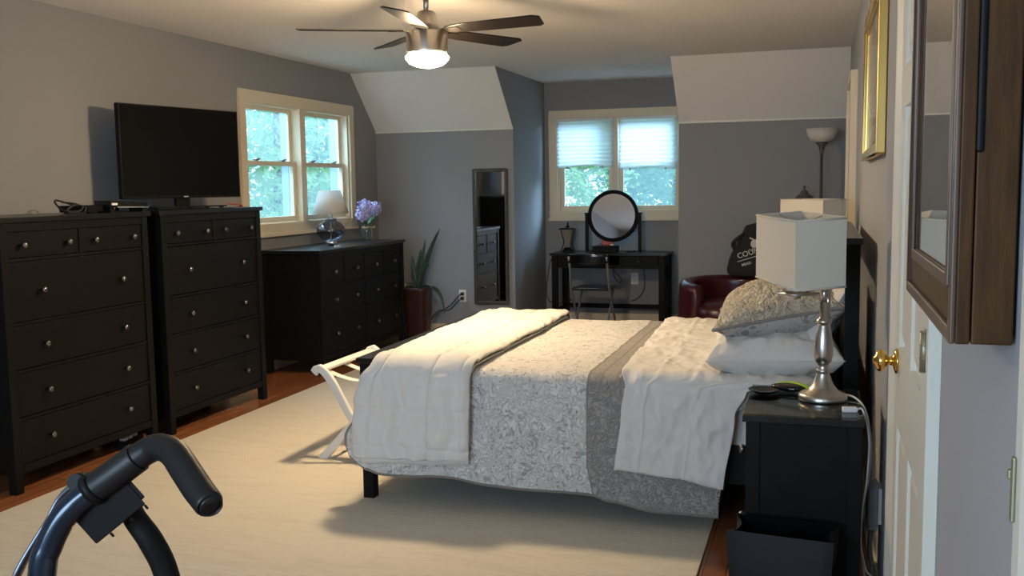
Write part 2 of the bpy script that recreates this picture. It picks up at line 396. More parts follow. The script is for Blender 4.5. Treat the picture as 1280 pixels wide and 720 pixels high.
w = MB(); w.box(0, 1.6, YN-T, YN, 0, CZ); w.box(3.6, XR, YN-T, YN, 0, CZ); w.box(1.6, 3.6, YN-T, YN, 0, .85); w.box(1.6, 3.6, YN-T, YN, 2.1, CZ)
struct('wall_near', w, WALLR)
w = MB(); w.box(0, XR, YN-T, YS, CZ, CZ+.25); w.box(X1, X2, YS, YD+T, CZ, CZ+.25)
struct('ceiling', w, CEIL)
for nm, a, b in (('ceiling_slope_left', 0, X1-.001), ('ceiling_slope_right', X2+.001, XR)):
    struct(nm, MB().prism([(YS, CZ), (YB, KZ), (YB+.2, KZ), (YB+.2, KZ+.3), (YS, CZ+.2)], 'x', a, b), CEIL)
struct('trim_1', MB().box(.0, X1, YB-.012, YB, KZ-.012, KZ+.004).box(X2, XR, YB-.012, YB, KZ-.012, KZ+.004), WTRIM)
BBH = .11
struct('baseboard_left', box(0, .015, YN, YB, 0, BBH), TRIM, .003)
struct('baseboard_back', MB().box(0, X1, YB-.015, YB, 0, BBH).box(X2, XR, YB-.015, YB, 0, BBH).box(X1, X2, YD-.015, YD, 0, BBH).box(X1, X1+.015, YB, YD, 0, BBH).box(X2-.015, X2, YB, YD, 0, BBH), TRIM, .003)
struct('baseboard_right', MB().box(XR-.015, XR, 2.86, 6.5, 0, BBH).box(XR-.015, XR, 1.12, 1.82, 0, BBH), WTRIM, .003)

def double_window(name, loc, rz, w, z0, z1, tw, cr, mull):
    """local: x along the wall (0..w centre to centre of casings), y = 0 wall face, +y outwards"""
    r = sempty(name, loc); r.rotation_euler = (0, 0, rz)
    f = MB(); t = tw
    f.box(-t, w+t, -.022, .0, z1, z1+t); f.box(-t, w+t, -.022, 0, z0-t, z0); f.box(-t, 0, -.022, 0, z0, z1); f.box(w, w+t, -.022, 0, z0, z1)
    f.box(cr-mull/2, cr+mull/2, -.018, .10, z0, z1)
    f.box(-t-.012, w+t+.012, -.034, -.0, z0-t-.012, z0-t+.018)
    struct('casing', f, TRIM, .005, r)
    j = MB(); j.box(-.002, .018, 0, .11, z0, z1).box(w-.018, w+.002, 0, .11, z0, z1).box(0, w, 0, .11, z0-.002, z0+.015).box(0, w, 0, .11, z1-.015, z1+.002)
    struct('jamb', j, TRIM, .002, r)
    ex_ = MB().box(w-.018, w+.05, .112, .185, z0-.03, z1).box(cr-.035, cr+.035, .112, .175, z0, z1).box(-.05, .012, .112, .185, z0-.03, z1).box(-.05, w+.05, .112, .27, z0-.06, z0)
    struct('exterior_frame', ex_, EXTW, 0, r)
    zm = (z0+z1)/2+.01
    for a, b in ((.018, cr-mull/2), (cr+mull/2, w-.018)):
        for lo, hi, y, s in ((z0+.012, zm+.018, .035, .045), (zm-.018, z1-.012, .068, .038)):
            m = MB(); m.box(a, a+s, y, y+.03, lo, hi).box(b-s, b, y, y+.03, lo, hi).box(a+s, b-s, y, y+.03, lo, lo+s).box(a+s, b-s, y, y+.03, hi-.034, hi)
            so = struct('sash', m, TRIM, .004, r)
            g = MB().box(a+s-.004, b-s+.004, y+.012, y+.017, lo+s-.004, hi-.03)
            struct('pane', g, PANE, 0, so)
            if lo < zm-.1:
                k = MB()
                for q in (.25, .75):
                    xx = a+(b-a)*q; k.box(xx-.02, xx+.02, y-.002, y+.026, hi, hi+.012); k.box(xx-.004, xx+.024, y-.014, y+.004, hi+.006, hi+.02)
                struct('sash_lock', k, GUN, .002, so)
    return r
double_window('window_1', (0, WY0, 0), PI/2, WY1-WY0, WZ0, WZ1, .085, .84, .085)
double_window('window_2', (VX0, YD, 0), 0, VX1-VX0, VZ0, VZ1, .085, .605, .06)
struct('window_3', MB().box(1.6, 1.68, YN-.1, YN-.03, .85, 2.1).box(3.52, 3.6, YN-.1, YN-.03, .85, 2.1).box(1.68, 3.52, YN-.1, YN-.03, .85, .93).box(1.68, 3.52, YN-.1, YN-.03, 2.02, 2.1).box(2.57, 2.63, YN-.1, YN-.03, .93, 2.02), WTRIM)

# right wall: six-panel door, casings
d1 = sempty('door_1', (0, 0, 0))
lf = MB(); LX0, LX1 = XR-.012, XR+.035; A, B = DY0+.008, DY1-.008
lf.box(LX0+.014, LX1, A, B, .008, 2.02)
st = .105; mid = (A+B)/2
zr = (.008, .23, .80, 1.00, 1.60, 1.70, 1.90, 2.02)
for y0, y1 in ((A, A+st), (B-st, B), (mid-.045, mid+.045)): lf.box(LX0, LX0+.016, y0, y1, .008, 2.02)
for z0, z1 in ((.008, .23), (.80, 1.0), (1.60, 1.70), (1.90, 2.02)):
    for y0, y1 in ((A+st, mid-.045), (mid+.045, B-st)): lf.box(LX0, LX0+.016, y0, y1, z0, z1)
for z0, z1 in ((.23, .80), (1.0, 1.60), (1.70, 1.90)):
    for y0, y1 in ((A+st, mid-.045), (mid+.045, B-st)):
        m_ = .035; p = [(y0+m_, z0+m_), (y1-m_, z0+m_), (y1-m_, z1-m_), (y0+m_, z1-m_)]; q = [(a, b) for a, b in ((y0+.006, z0+.006), (y1-.006, z0+.006), (y1-.006, z1-.006), (y0+.006, z1-.006))]
        vs = [(LX0+.014, *a) for a in q]+[(LX0+.004, *a) for a in p]
        lf.add(vs, [(4, 5, 6, 7)]+[(i, (i+1) % 4, 4+(i+1) % 4, 4+i) for i in range(4)])
struct('door_leaf', lf, WTRIM, 0, d1)
kn = MB().lathe([(.033, 0), (.033, .005), (.026, .009), (.012, .012), (.011, .024), (.018, .027), (.027, .034), (.029, .042), (.025, .051), (.012, .055), (.010, .059), (.0, .060)], 28, (LX0, B-.085, .960), (-1, 0, 0))
struct('door_knob', kn, BRASS, 0, d1)
for z in (.25, 1.10, 1.80):
    hg = MB().cyl((LX0-.006, A-.004, z-.038), (LX0-.006, A-.004, z+.038), .008).box(LX0-.004, LX0+.002, A, A+.03, z-.038, z+.038)
    for q in range(4): hg.cyl((LX0-.006, A-.004, z-.038+.0253*q-.001), (LX0-.006, A-.004, z-.038+.0253*q+.001), .009)
    struct('hinge', hg, AGED, 0, d1)
def casing(y0, y1, z1, wd=.09, wl=None, z0=0):
    m = MB(); 
    m.prism([(XR, y0-wd), (XR-.022, y0-wd), (XR-.022, y0-wd+.03), (XR-.012, y0-.012), (XR-.012, y0), (XR, y0)], 'z', z0, z1+wd)
    m.prism([(XR, y1+wd), (XR-.022, y1+wd), (XR-.022, y1+wd-.03), (XR-.012, y1+.012), (XR-.012, y1), (XR, y1)], 'z', z0, z1+wd)
    m.box(XR-.018, XR, y0, y1, z1, z1+wd)
    return m
struct('trim_2', casing(DY0-.008, DY1+.005, 2.035), WTRIM)
struct('trim_3', casing(6.62, 7.45, 2.02).box(XR-.042, XR-.0215, 6.5305, 6.575, 0, 2.109).box(XR-.042, XR-.0215, 7.495, 7.5395, 0, 2.109).box(XR-.042, XR-.018, 6.575, 7.495, 2.065, 2.11), TRIM)
struct('door_2', box(XR-.008, XR+.002, 6.62, 7.45, 0, 2.02), WTRIM)
struct('trim_4', casing(.16, .94, 2.035), WTRIM)
d3 = sempty('door_3', (0, 0, 0))
struct('door_leaf', box(XR-.006, XR+.002, .16, .94, 0, 2.03), WTRIM, 0, d3)
struct('strike_plate', MB().box(XR-.026, XR-.022, 1.020, 1.0305, 1.085, 1.15).box(XR-.028, XR-.016, 1.0305, 1.038, 1.125, 1.135), AGED, .003, d3)

# the outdoors: lawn and trees
struct('ground', box(-40, 30, -20, 60, -3.2, -3.0), GRASS)
def tree(label, x, y, h, rad, mi, seed, zc):
    rnd = random.Random(seed)
    t = thing('tree', label, 'tree', (x, y, -3), 0, 'trees beyond the windows')
    MB().tube([(0, 0, 0), (.1, .05, h*.3), (-.05, .1, h*.6), (.05, 0, h*.92)], [.16, .13, .09, .03], 8).build('trunk', BARK, t)
    m = MB(); cl = [(rnd.gauss(0, rad*.5), rnd.gauss(0, rad*.5), zc+3+rnd.uniform(-1, 1)*h*.36, rnd.uniform(.5, .95)) for _ in range(30)]
    for cx, cy, c_z, cr in cl:
        for _ in range(240):
            v = Vector((rnd.gauss(0, 1), rnd.gauss(0, 1), rnd.gauss(0, 1))).normalized()*cr*rnd.uniform(.5, 1.1)
            c = Vector((cx, cy, c_z))+v; s_ = rnd.uniform(.035, .085)
            a = Vector((rnd.gauss(0, 1), rnd.gauss(0, 1), rnd.gauss(0, .6))).normalized(); b = a.cross(Vector((rnd.gauss(0, 1), rnd.gauss(0, 1), rnd.gauss(0, 1)))).normalized()
            m.add([c-a*s_*1.5, c+b*s_*.6, c+a*s_*1.5, c-b*s_*.6], [(0, 1, 2, 3)])
    m.build('crown', TREELEAF[mi], t)
for i, (lb, x, y, h, r, mi, zc) in enumerate((
        ('leafy tree seen through the nearer sash of the window above the dresser', -5.2, 15.6, 7, 1.35, 1, 1.9),
        ('leafy tree behind the middle bar of the window above the long dresser', -6.4, 19.2, 8, 1.35, 0, 2.0),
        ('leafy tree seen through the farther sash of the window above the dresser', -6.2, 22.8, 8, 1.35, 1, 2.0),
        ('deeper green tree standing back behind the nearer sash of the window above the dresser', -10.5, 21.5, 9, 1.6, 2, 2.3),
        ('deeper green tree standing back behind the farther sash of the window above the dresser', -10.0, 28.5, 9, 1.6, 2, 2.4),
        ('leafy tree filling the left pane below the left window shade', -.7, 18.4, 7, 1.3, 1, .9),
        ('leafy tree filling the right pane below the right window shade', 1.3, 20.5, 7, 1.3, 0, .9),
        ('deeper green tree standing back between the two window shades', -.4, 24.5, 8, 1.7, 2, 1.0))):
    tree(lb, x, y, h, r, mi, 30+i, zc)

# ------------------------------------------------------------ rug
r = MB(); r.box(.665, 3.72, 2.45, 7.25, 0, .011)
tag(r.build('area_rug', RUG, bevel=.004), 'large cream ribbed area rug on the wooden floor under the bed', 'rug')

# ------------------------------------------------------------ chests of drawers
XF = .5316
def knob(parent, x, y, z):
    MB().lathe([(.007, 0), (.007, .012), (.013, .018), (.0155, .026), (.012, .033), (.0, .035)], 16, (x, y, z), (1, 0, 0)).build('knob', KNOB, parent)
def chest(label, y0, Wd, H, rows, cat, name):
    """rows: list of (z0, z1, [(y fractions)], knobs per drawer)"""
    t = thing(name, label, cat, (0, y0, 0))
    a, b = .02, Wd-.02; xb = .03; p = .046
    MB().box(xb-.005, XF+.012, 0, Wd, H-.025, H).build('top', BLK2, t, bevel=.003)
    for yy in (a, b-p):
        MB().box(XF-p, XF, yy, yy+p, 0, H-.025).build('leg', BLK, t, bevel=.002)
        MB().box(xb, xb+p, yy, yy+p, 0, H-.025).build('leg', BLK, t, bevel=.002)
    c = MB(); zb = rows[-1][0]-.042
    c.box(xb+p, XF-p, a+.006, a+.02, zb, H-.025).box(xb+p, XF-p, b-.02, b-.006, zb, H-.025)
    c.box(xb, xb+.01, a+p, b-p, zb, H-.025).box(xb+.01, XF-.05, a+.02, b-.02, zb, zb+.015)
    c.box(XF-.024, XF-.004, a+p, b-p, zb, rows[-1][0]-.003)
    c.box(XF-.024, XF-.004, a+p, b-p, rows[0][1]+.003, H-.025)
    for k in range(len(rows)-1): c.box(XF-.024, XF-.004, a+p, b-p, rows[k+1][1]+.003, rows[k][0]-.003)
    ys, ye = a+p, b-p
    for z0, z1, n, kn in rows:
        for k in range(1, n): 
            ym = ys+(ye-ys)*k/n; c.box(XF-.024, XF-.004, ym-.011, ym+.011, z0-.003, z1+.003)
    c.build('carcass', BLK, t, bevel=.0015)
    for z0, z1, n, kn in rows:
        for k in range(n):
            d0 = ys+(ye-ys)*k/n+(.013 if k else .003); d1 = ys+(ye-ys)*(k+1)/n-(.013 if k < n-1 else .003)
            d = MB().box(XF-.028, XF-.009, d0, d1, z0, z1).box(XF-.40, XF-.028, d0+.02, d1-.02, z0+.015, z1-.03)
            d = d.build('drawer', BLK, t, bevel=.002)
            for q in kn: knob(d, XF-.009, d0+(d1-d0)*q, (z0+z1)/2)
    return t
rows6 = [(1.117, 1.238, 2, (.18, .82)), (.815, 1.097, 1, (.2, .8)), (.589, .795, 1, (.2, .8)), (.362, .569, 1, (.2, .8)), (.135, .342, 1, (.2, .8))]
chest('tall black chest of drawers nearest the camera, cables and black boxes on top', 3.5527, 1.08, 1.31, rows6, 'chest of drawers', 'chest_of_drawers')
chest('tall black chest of drawers between the other chest and the long dresser, under the television', 4.7113, 1.08, 1.31, rows6, 'chest of drawers', 'chest_of_drawers')
rows8 = [(.685, .880, 4, (.5,)), (.465, .665, 2, (.25, .75)), (.150, .445, 2, (.25, .75))]
chest('long low black dresser under the window carrying a glass lamp and flowers', 6.555, 1.59, .96, rows8, 'dresser', 'dresser')

# ------------------------------------------------------------ television and its bits
t = thing('television', 'black flat screen television turned slightly, standing across both tall chests', 'television', (.305, 5.27, 1.31), math.atan2(.92, .20))
w2 = .47
MB().box(-w2, w2, -.012, .022, .068, .63).box(-w2+.12, w2-.12, .022, .05, .11, .48).build('cabinet', PLASTB, t, bevel=.004)
MB().box(-w2+.010, w2-.010, -.0135, -.012, .084, .62).build('screen', SCREEN, t)
MB().box(-.012, .022, -.0142, -.012, .074, .079).build('maker_mark', WHITEP, t)
MB().box(-.055, .055, .004, .034, .018, .10).build('stand_neck', PLASTB, t, bevel=.006)
b = MB().box(-.29, .29, -.07, .10, .010, .018)
for x, y in ((-.26, -.05), (.26, -.05), (-.26, .08), (.26, .08), (0, -.05)): b.cyl((x, y, 0), (x, y, .011), .014)
b.build('stand_base', GLOSSB, t, bevel=.002)
t = thing('media_box', 'flat black media box lying on the nearest chest behind the cables', 'media box', (.33, 4.40, 1.31), .05)
MB().box(-.09, .09, -.13, .13, .006, .042).build('case', PLASTB, t, bevel=.004)
MB().box(.0905, .0915, .06, .09, .018, .026).build('indicator', mat('amber_lamp', (.6, .2, .02), .4, emit=(1, .35, .05), estr=1.2), t)
for sx in (-1, 1):
    for sy in (-1, 1): MB().cyl((sx*.07, sy*.10, 0), (sx*.07, sy*.10, .007), .01).build('foot', RUBB, t)
t = thing('set_top_box', 'black cable box with pale edge strip standing under the television at its near end', 'cable box', (.42, 4.56, 1.31), -.12)
MB().prism([(-.15, .03), (.13, .022), (.13, .05), (-.15, .066)], 'x', -.06, .06).build('case', GLOSSB, t, bevel=.003)
MB().prism([(-.10, .0262), (.125, .0218), (.125, .025), (-.10, .033)], 'x', .06, .062).build('edge_strip', GREYP, t)
MB().box(-.05, .05, -.14, -.11, 0, .031).build('stand', PLASTB, t); MB().box(-.05, .05, .09, .12, 0, .026).build('stand', PLASTB, t)
MB().box(.0605, .063, -.14, -.10, .040, .052).build('port', WHITEP, t)
c = MB().tube([(.36, 4.30, 1.325), (.37, 4.22, 1.322), (.40, 4.12, 1.330), (.42, 4.07, 1.352), (.42, 4.05, 1.374), (.40, 4.09, 1.382), (.38, 4.20, 1.362), (.36, 4.30, 1.342)], .005, 8)
c.tube([(.42, 4.10, 1.372), (.43, 4.17, 1.366), (.44, 4.22, 1.345), (.44, 4.19, 1.322), (.44, 4.13, 1.320), (.44, 4.11, 1.333), (.44, 4.17, 1.356), (.44, 4.24, 1.346), (.44, 4.235, 1.320)], .0042, 8)
tag(c.build('power_cable', CORDB), 'looped black cable lying on the nearest tall chest', 'cable')
c = MB().tube([(.30, 3.985, 1.3155), (.31, 4.0, 1.333), (.31, 4.04, 1.330), (.31, 4.05, 1.316), (.31, 4.02, 1.3155), (.31, 4.0, 1.325), (.31, 4.03, 1.336), (.31, 4.055, 1.325), (.31, 4.04, 1.3155)], .003, 6)
tag(c.build('thin_cable', CORDG), 'small coil of thin grey wire left of the black cable on the nearest chest', 'cable')
c = MB().tube([(.40, 5.60, 1.335), (.42, 5.64, 1.330), (.41, 5.72, 1.326), (.40, 5.77, 1.3135), (.37, 5.775, 1.3135)], .0035, 6)
tag(c.build('red_cable', REDP), 'thin red cable end lying at the right end of the chest under the television', 'cable')
t = thing('power_strip', 'black power strip with white plugs on the floor under the nearest chest', 'power strip', (.42, 4.50, 0), .2)
MB().box(-.03, .03, -.11, .11, 0, .04).build('case', PLASTB, t, bevel=.004)
for y in (-.06, -.01, .05): MB().box(-.018, .018, y-.016, y+.016, .04, .055).build('plug', WHITEP, t, bevel=.002)

# ------------------------------------------------------------ on the dresser: lamp, flowers
t = thing('table_lamp', 'smoky glass globe table lamp with a white cone shade on the long dresser', 'lamp', (.30, 7.20, .96))
MB().lathe([(.045, 0), (.045, .034), (.041, .038)], 32).build('base', CHROME, t)
MB().lathe([(.040, .038), (.075, .055), (.106, .085), (.117, .115), (.110, .148), (.085, .178), (.052, .198), (.043, .208), (.046, .216)], 40, caps=False).build('glass_globe', SMOKE, t, solid=.003)
MB().cyl((0, 0, .036), (0, 0, .22), .006).build('stem', CHROME, t)
MB().lathe([(.050, .212), (.050, .222), (.016, .226), (.013, .275), (.018, .278), (.018, .31)], 24).build('neck', CHROME, t)
MB().lathe([(.150, .262), (.086, .450)], 48, caps=False).build('lamp_shade', TSHADE, t, solid=.003)
f = MB()
for a in (0, 2.1, 4.2): f.cyl((0, 0, .30), (.145*math.cos(a), .145*math.sin(a), .270), .0015)
f.build('shade_spider', CHROME, t)
c = MB().tube([(.34, 7.18, .966), (.42, 7.10, .9645), (.46, 7.03, .9635), (.45, 7.00, .9635), (.42, 7.02, .9635), (.40, 7.08, .9635), (.36, 7.15, .9645)], .003, 6)
c.v = [(x-.30, y-7.20, z-.96) for x, y, z in c.v]; c.build('cord', CORDW, t)
t = thing('glass_vase', 'small round glass vase tied with tan ribbon at the far end of the long dresser', 'vase', (.30, 7.86, .96))
MB().lathe([(.030, 0), (.033, .004), (.028, .018), (.040, .045), (.050, .08), (.046, .105), (.036, .122), (.042, .132)], 32, caps=False).build('glass_body', VGLASS, t, solid=.003)
rb = MB().tube([(.036*math.cos(a), .036*math.sin(a), .121) for a in [k*PI/6 for k in range(13)]], .004, 6)
rb.tube([(.036, -.01, .12), (.055, .0, .135), (.075, .02, .125), (.045, .01, .118)], .004, 6, flat=.5).tube([(.038, 0, .12), (.05, .01, .08), (.045, .03, .04)], .004, 6, flat=.5).tube([(.038, 0, .12), (.075, .05, .105), (.085, .09, .085)], .003, 6, flat=.5)
rb.build('ribbon', RAFF, t)
t = thing('flower_bunch', 'bunch of lilac blossoms with green leaves standing in the glass vase', 'flowers', (.30, 7.86, .97))
st_ = MB()
heads = [(.02, -.065, .285, .062), (.0, -.07, .215, .058), (.03, .10, .265, .062)]
for hx, hy, hz, hr in heads: st_.tube([(0, 0, .012), (hx*.15, hy*.15, .10), (hx, hy, hz-.02)], .004, 6)
st_.build('stems', FOLI, t)
for hx, hy, hz, hr in heads:
    m = MB()
    for k in range(110):
        v = Vector((random.gauss(0, 1), random.gauss(0, 1), random.gauss(0, 1))).normalized(); c = Vector((hx, hy, hz))+v*hr*random.uniform(.8, 1.1); c.z += .01
        a = v.orthogonal().normalized(); b_ = v.cross(a); an = random.uniform(0, PI); a, b_ = a*math.cos(an)+b_*math.sin(an), b_*math.cos(an)-a*math.sin(an); s = .016
        m.add([c-a*s, c-b_*s*.7+v*.006, c+a*s, c+b_*s*.7+v*.006], [(0, 1, 2, 3)])
    m.ball((hx, hy, hz+.008), hr*.62, 14, 8)
    m.build('blossom', PURP, t)
def leafmesh(m, p0, p1, wd, bend=(0, 0, 0), n=8, up=(0, 0, 1), fold=.25):
    p0, p1 = Vector(p0), Vector(p1); bend = Vector(bend); d = (p1-p0); side_ = d.cross(Vector(up)); side_ = side_.normalized() if side_.length > 1e-4 else Vector((1, 0, 0)); nn = side_.cross(d).normalized()
    def fn(u, v):
        c = p0+d*v+bend*4*v*(1-v); w_ = wd*(math.sin(PI*min(1, v*.86+.10))**.7)*(1 if v < .97 else .2)
        x = (u-.5)*2; return c+side_*w_*x+nn*abs(x)*w_*fold
    m.grid(fn, 4, n)
for p1, w_ in (((.03, .15, .20), .022), ((.02, -.12, .155), .02), ((.06, .03, .22), .024), ((-.05, .02, .24), .022), ((.05, .13, .17), .018)):
    m = MB(); leafmesh(m, (0, 0, .12), p1, w_, (0, 0, .02)); m.build('leaf', FOLI, t, solid=.001)

# ------------------------------------------------------------ potted plant
t = thing('plant_pot', 'tall dark brown planter between the long dresser and the back wall', 'planter', (.54, 8.41, 0))
MB().lathe([(.092, 0), (.096, .01), (.118, .46), (.122, .47), (.122, .50), (.112, .50), (.108, .46)], 32, caps=False, sq=5).lathe([(.001, .004), (.09, .004)], 32, caps=False, sq=5).build('pot', POT, t)
MB().lathe([(.001, .465), (.109, .465)], 32, caps=False, sq=5).build('soil', SOIL, t)
t = thing('snake_plant', 'plant with long upright dark green blades growing in the tall brown planter', 'plant', (.54, 8.41, .46))
def gl(p, wd, bend=(0, 0, 0)):
    m = MB(); leafmesh(m, (random.uniform(-.02, .02), random.uniform(-.02, .02), 0), p, wd, bend, 12, (.2, -1, .1)); m.build('leaf', LEAF, t, solid=.003)
gl((.245, -.02, .585), .022, (-.03, 0, .0)); gl((.09, 0, .485), .016, (.0, 0, 0)); gl((.045, .01, .40), .022, (-.01, 0, 0)); gl((-.05, 0, .33), .020, (-.01, 0, .03)); gl((.125, -.01, .255), .024, (-.02, 0, .02)); gl((.02, -.02, .30), .02)
m = MB(); leafmesh(m, (.03, 0, .02), (.275, -.03, -.20), .018, (.05, 0, .10), 14, (.2, -1, .1)); m.build('leaf', LEAF, t, solid=.003)
m = MB(); leafmesh(m, (.0, 0, .02), (.16, -.05, .045), .014, (0, 0, .015), 8, (.2, -1, .1)); m.build('leaf', LEAF, t, solid=.003)
m = MB(); leafmesh(m, (.0, 0, .02), (-.10, -.05, .07), .018, (0, 0, .02), 8, (.2, -1, .1)); m.build('leaf', LEAF, t, solid=.003)

# outlet, cords and wall mirror on the back wall
t = thing('wall_outlet', 'pale wall outlet with two black plugs left of the tall wall mirror', 'outlet', (.865, YB, .385))
MB().box(-.037, .037, -.006, 0, -.058, .058).build('cover_plate', WHITEP, t, bevel=.002)
MB().box(-.017, .017, -.009, -.006, -.042, -.008).box(-.017, .017, -.009, -.006, .008, .042).build('sockets', TRIM, t)
for nm, z, off, lb in (('lamp_cable', .405, 0, 'black cord plugged into the upper socket of the wall outlet'), ('lamp_cable', .362, .02, 'black cord plugged into the lower socket of the wall outlet')):
    m = MB().box(.865-.014, .865+.014, YB-.035, YB-.0095, z-.014, z+.014)
    m.tube([(.865, YB-.034, z), (.84, YB-.06, z-.02), (.76, YB-.09, z-.11+off*.3), (.67, YB-.13, .235+off), (.60, YB-.18, .17+off), (.46, YB-.16, .10+off), (.30, YB-.12, .012)], .0055, 8)
    tag(m.build(nm, CORDB), lb, 'cord')
t = thing('wall_mirror', 'tall narrow mirror in a weathered silver frame hung on the back wall', 'mirror', (1.163, YB, .31))
f = MB(); a = .174; h = 1.278; k = .030
f.box(-a, -a+k, -.025, 0, 0, h).box(a-k, a, -.025, 0, 0, h).box(-a+k, a-k, -.025, 0, 0, k).box(-a+k, a-k, -.025, 0, h-k, h)
f.build('frame', MIRFR, t, bevel=.006)
MB().box(-a+k-.002, a-k+.002, -.012, -.008, k-.002, h-k+.002).build('mirror_glass', MIRR, t)

# ------------------------------------------------------------ dormer: shades, dressing table, chair
for x0, x1, z0, lb in ((1.532, 2.122, 1.622, 'white pleated window shade drawn halfway on the left dormer sash'), (2.182, 2.760, 1.596, 'white pleated window shade drawn halfway on the right dormer sash')):
    t = thing('window_shade', lb, 'window shade', ((x0+x1)/2, 9.80, z0))
    hw = (x1-x0)/2; H = 2.092-z0; n_ = 12
    def fn(u, v):
        q = v*n_; zig = abs((q % 1)-.5)*2
        sag = .012*math.cos((u-.5)*PI*2)*(1-v)**6
        return Vector(((u-.5)*2*hw, -.012*zig-.004, H*v+(sag-.012 if v < .5 else 0)))
    MB().grid(fn, 16, n_*4).build('pleated_fabric', BLIND, t, solid=.001)
    MB().box(-hw, hw, -.03, .0, H-.02, H+.006).build('head_rail', WHITEP, t, bevel=.003)
    m = MB()
    for q in (-.62, .62): m.box(q*hw-.008, q*hw+.008, -.016, -.008, -.034, -.008)
    m.build('pull_tab', GREYP, t)

DX0, DX1, DZ = 1.578, 2.728, .758; DYF, DYB = 9.30, 9.80
t = thing('dressing_table', 'black dressing table with a round tilting mirror in front of the dormer window', 'dressing table', ((DX0+DX1)/2, DYF, 0))
hw = (DX1-DX0)/2; dd = DYB-DYF
MB().box(-hw, hw, 0, dd, DZ-.022, DZ).build('table_top', BLK2, t, bevel=.003)
for x in (-hw+.045, hw-.045):
    for y in (.04, dd-.04): MB().box(x-.028, x+.028, y-.028, y+.028, 0, DZ-.022).build('leg', BLK, t, bevel=.002)
MB().box(-hw+.07, hw-.07, .02, .036, DZ-.145, DZ-.125).box(-hw+.07, hw-.07, dd-.06, dd-.045, DZ-.14, DZ-.022).box(-hw+.03, -hw+.05, .07, dd-.07, DZ-.14, DZ-.022).box(hw-.05, hw-.03, .07, dd-.07, DZ-.14, DZ-.022).box(-.03, .10, .12, dd-.06, DZ-.125, DZ-.118).build('apron', BLK, t)
for x0, x1 in ((-hw+.078, .02), (.12, hw-.078)):
    d = MB().box(x0, x1, .018, .036, DZ-.122, DZ-.026).box(x0+.01, x1-.01, .036, dd-.07, DZ-.118, DZ-.04).build('drawer', BLK, t, bevel=.002)
    MB().lathe([(.006, 0), (.011, .01), (.012, .018), (0, .022)], 12, ((x0+x1)/2, .018, DZ-.074), (0, -1, 0)).build('knob', KNOB, d)
MB().box(-hw+.07, hw-.07, dd-.055, dd-.025, .17, .215).box(-hw+.032, -hw+.058, .06, dd-.06, .17, .20).box(hw-.058, hw-.032, .06, dd-.06, .17, .20).build('stretcher', BLK, t, bevel=.002)
mcx, mz, mr = 2.150-(DX0+DX1)/2, 1.113, .222; my = .33
ring = MB().lathe([(mr, -.012), (mr+.036, -.012), (mr+.036, .012), (mr, .012), (mr, -.012)], 56, (mcx, my, mz), (0, -1, .09), caps=False)
for x in (mcx-.268, mcx+.268):
    p = MB().box(x-.016, x+.016, my-.018, my+.018, DZ, 1.135).box(x-.024, x+.024, my-.024, my+.024, 1.135, 1.147).build('mirror_post', BLK, t, bevel=.002)
f = ring.build('mirror_frame', BLK, t)
MB().lathe([(mr+.002, 0), (mr+.002, .004)], 56, (mcx, my+.004, mz), (0, -1, .09)).build('mirror_glass', MIRR, f)
# things on the dressing table
t = thing('urn_lamp', 'small hourglass glass lamp with black rim at the left end of the dressing table', 'lamp', (1.700, 9.56, DZ), .0)
MB().lathe([(.070, 0), (.066, .014), (.046, .034), (.034, .044)], 4, sq=0).build('foot', PLASTB, t, bevel=.003)
MB().lathe([(.032, .044), (.036, .09), (.050, .15), (.072, .205), (.086, .225)], 4).build('glass_body', mat('cream_glass', (.30, .27, .23), .35), t)
MB().lathe([(.105, .225), (.105, .236), (.06, .242)], 4).cyl((0, 0, .24), (0, 0, .262), .02).cyl((0, 0, .262), (0, 0, .292), .009).build('rim', PLASTB, t)
m = MB()
for s in (-1, 1): m.tube([(s*.075, 0, .228), (s*.062, 0, .17), (s*.045, 0, .11), (s*.05, 0, .06), (s*.075, 0, .004)], .005, 6)
m.build('side_arms', PLASTB, t)
t = thing('jewelry_box', 'low long black box under the round mirror on the dressing table', 'box', (2.10, 9.50, DZ))
MB().box(-.125, .125, -.05, .05, 0, .048).build('body', PLASTB, t, bevel=.003); MB().box(-.128, .128, -.053, .053, .048, .064).build('lid', PLASTB, t, bevel=.003)
t = thing('hair_dryer', 'pink hair dryer with black cord behind the black box on the dressing table', 'hair dryer', (2.03, 9.63, DZ))
MB().lathe([(.0, 0), (.03, .004), (.042, .03), (.042, .06), (.036, .09), (.034, .12), (0, .121)], 20, (0, .0, .075), (1, .2, .12)).build('barrel', PINK, t)
MB().box(-.012+.035, .012+.035, -.012, .012, 0, .06).build('handle', PINK, t, bevel=.006)
MB().tube([(.035, -.02, .02), (.0, -.03, .075), (-.05, -.03, .045), (-.09, -.02, .008), (-.06, -.05, .006)], .004, 6).build('cord', CORDB, t)
t = thing('cosmetic_bottle', 'small white bottle standing behind the black box on the dressing table', 'bottle', (2.135, 9.63, DZ))
MB().lathe([(.02, 0), (.022, .004), (.022, .07), (.010, .08), (.010, .086)], 20).build('bottle_body', WHITEP, t); MB().cyl((0, 0, .086), (0, 0, .108), .012).build('cap', GREYP, t)
t = MB().box(2.30, 2.37, 9.52, 9.535, DZ, DZ+.012).ball((2.385, 9.527, DZ+.010), .016, 12, 8, sc=(1, .7, .6))
tag(t.build('hair_clip', PLASTB), 'small black hair clip beside the right mirror post on the dressing table', 'hair clip')
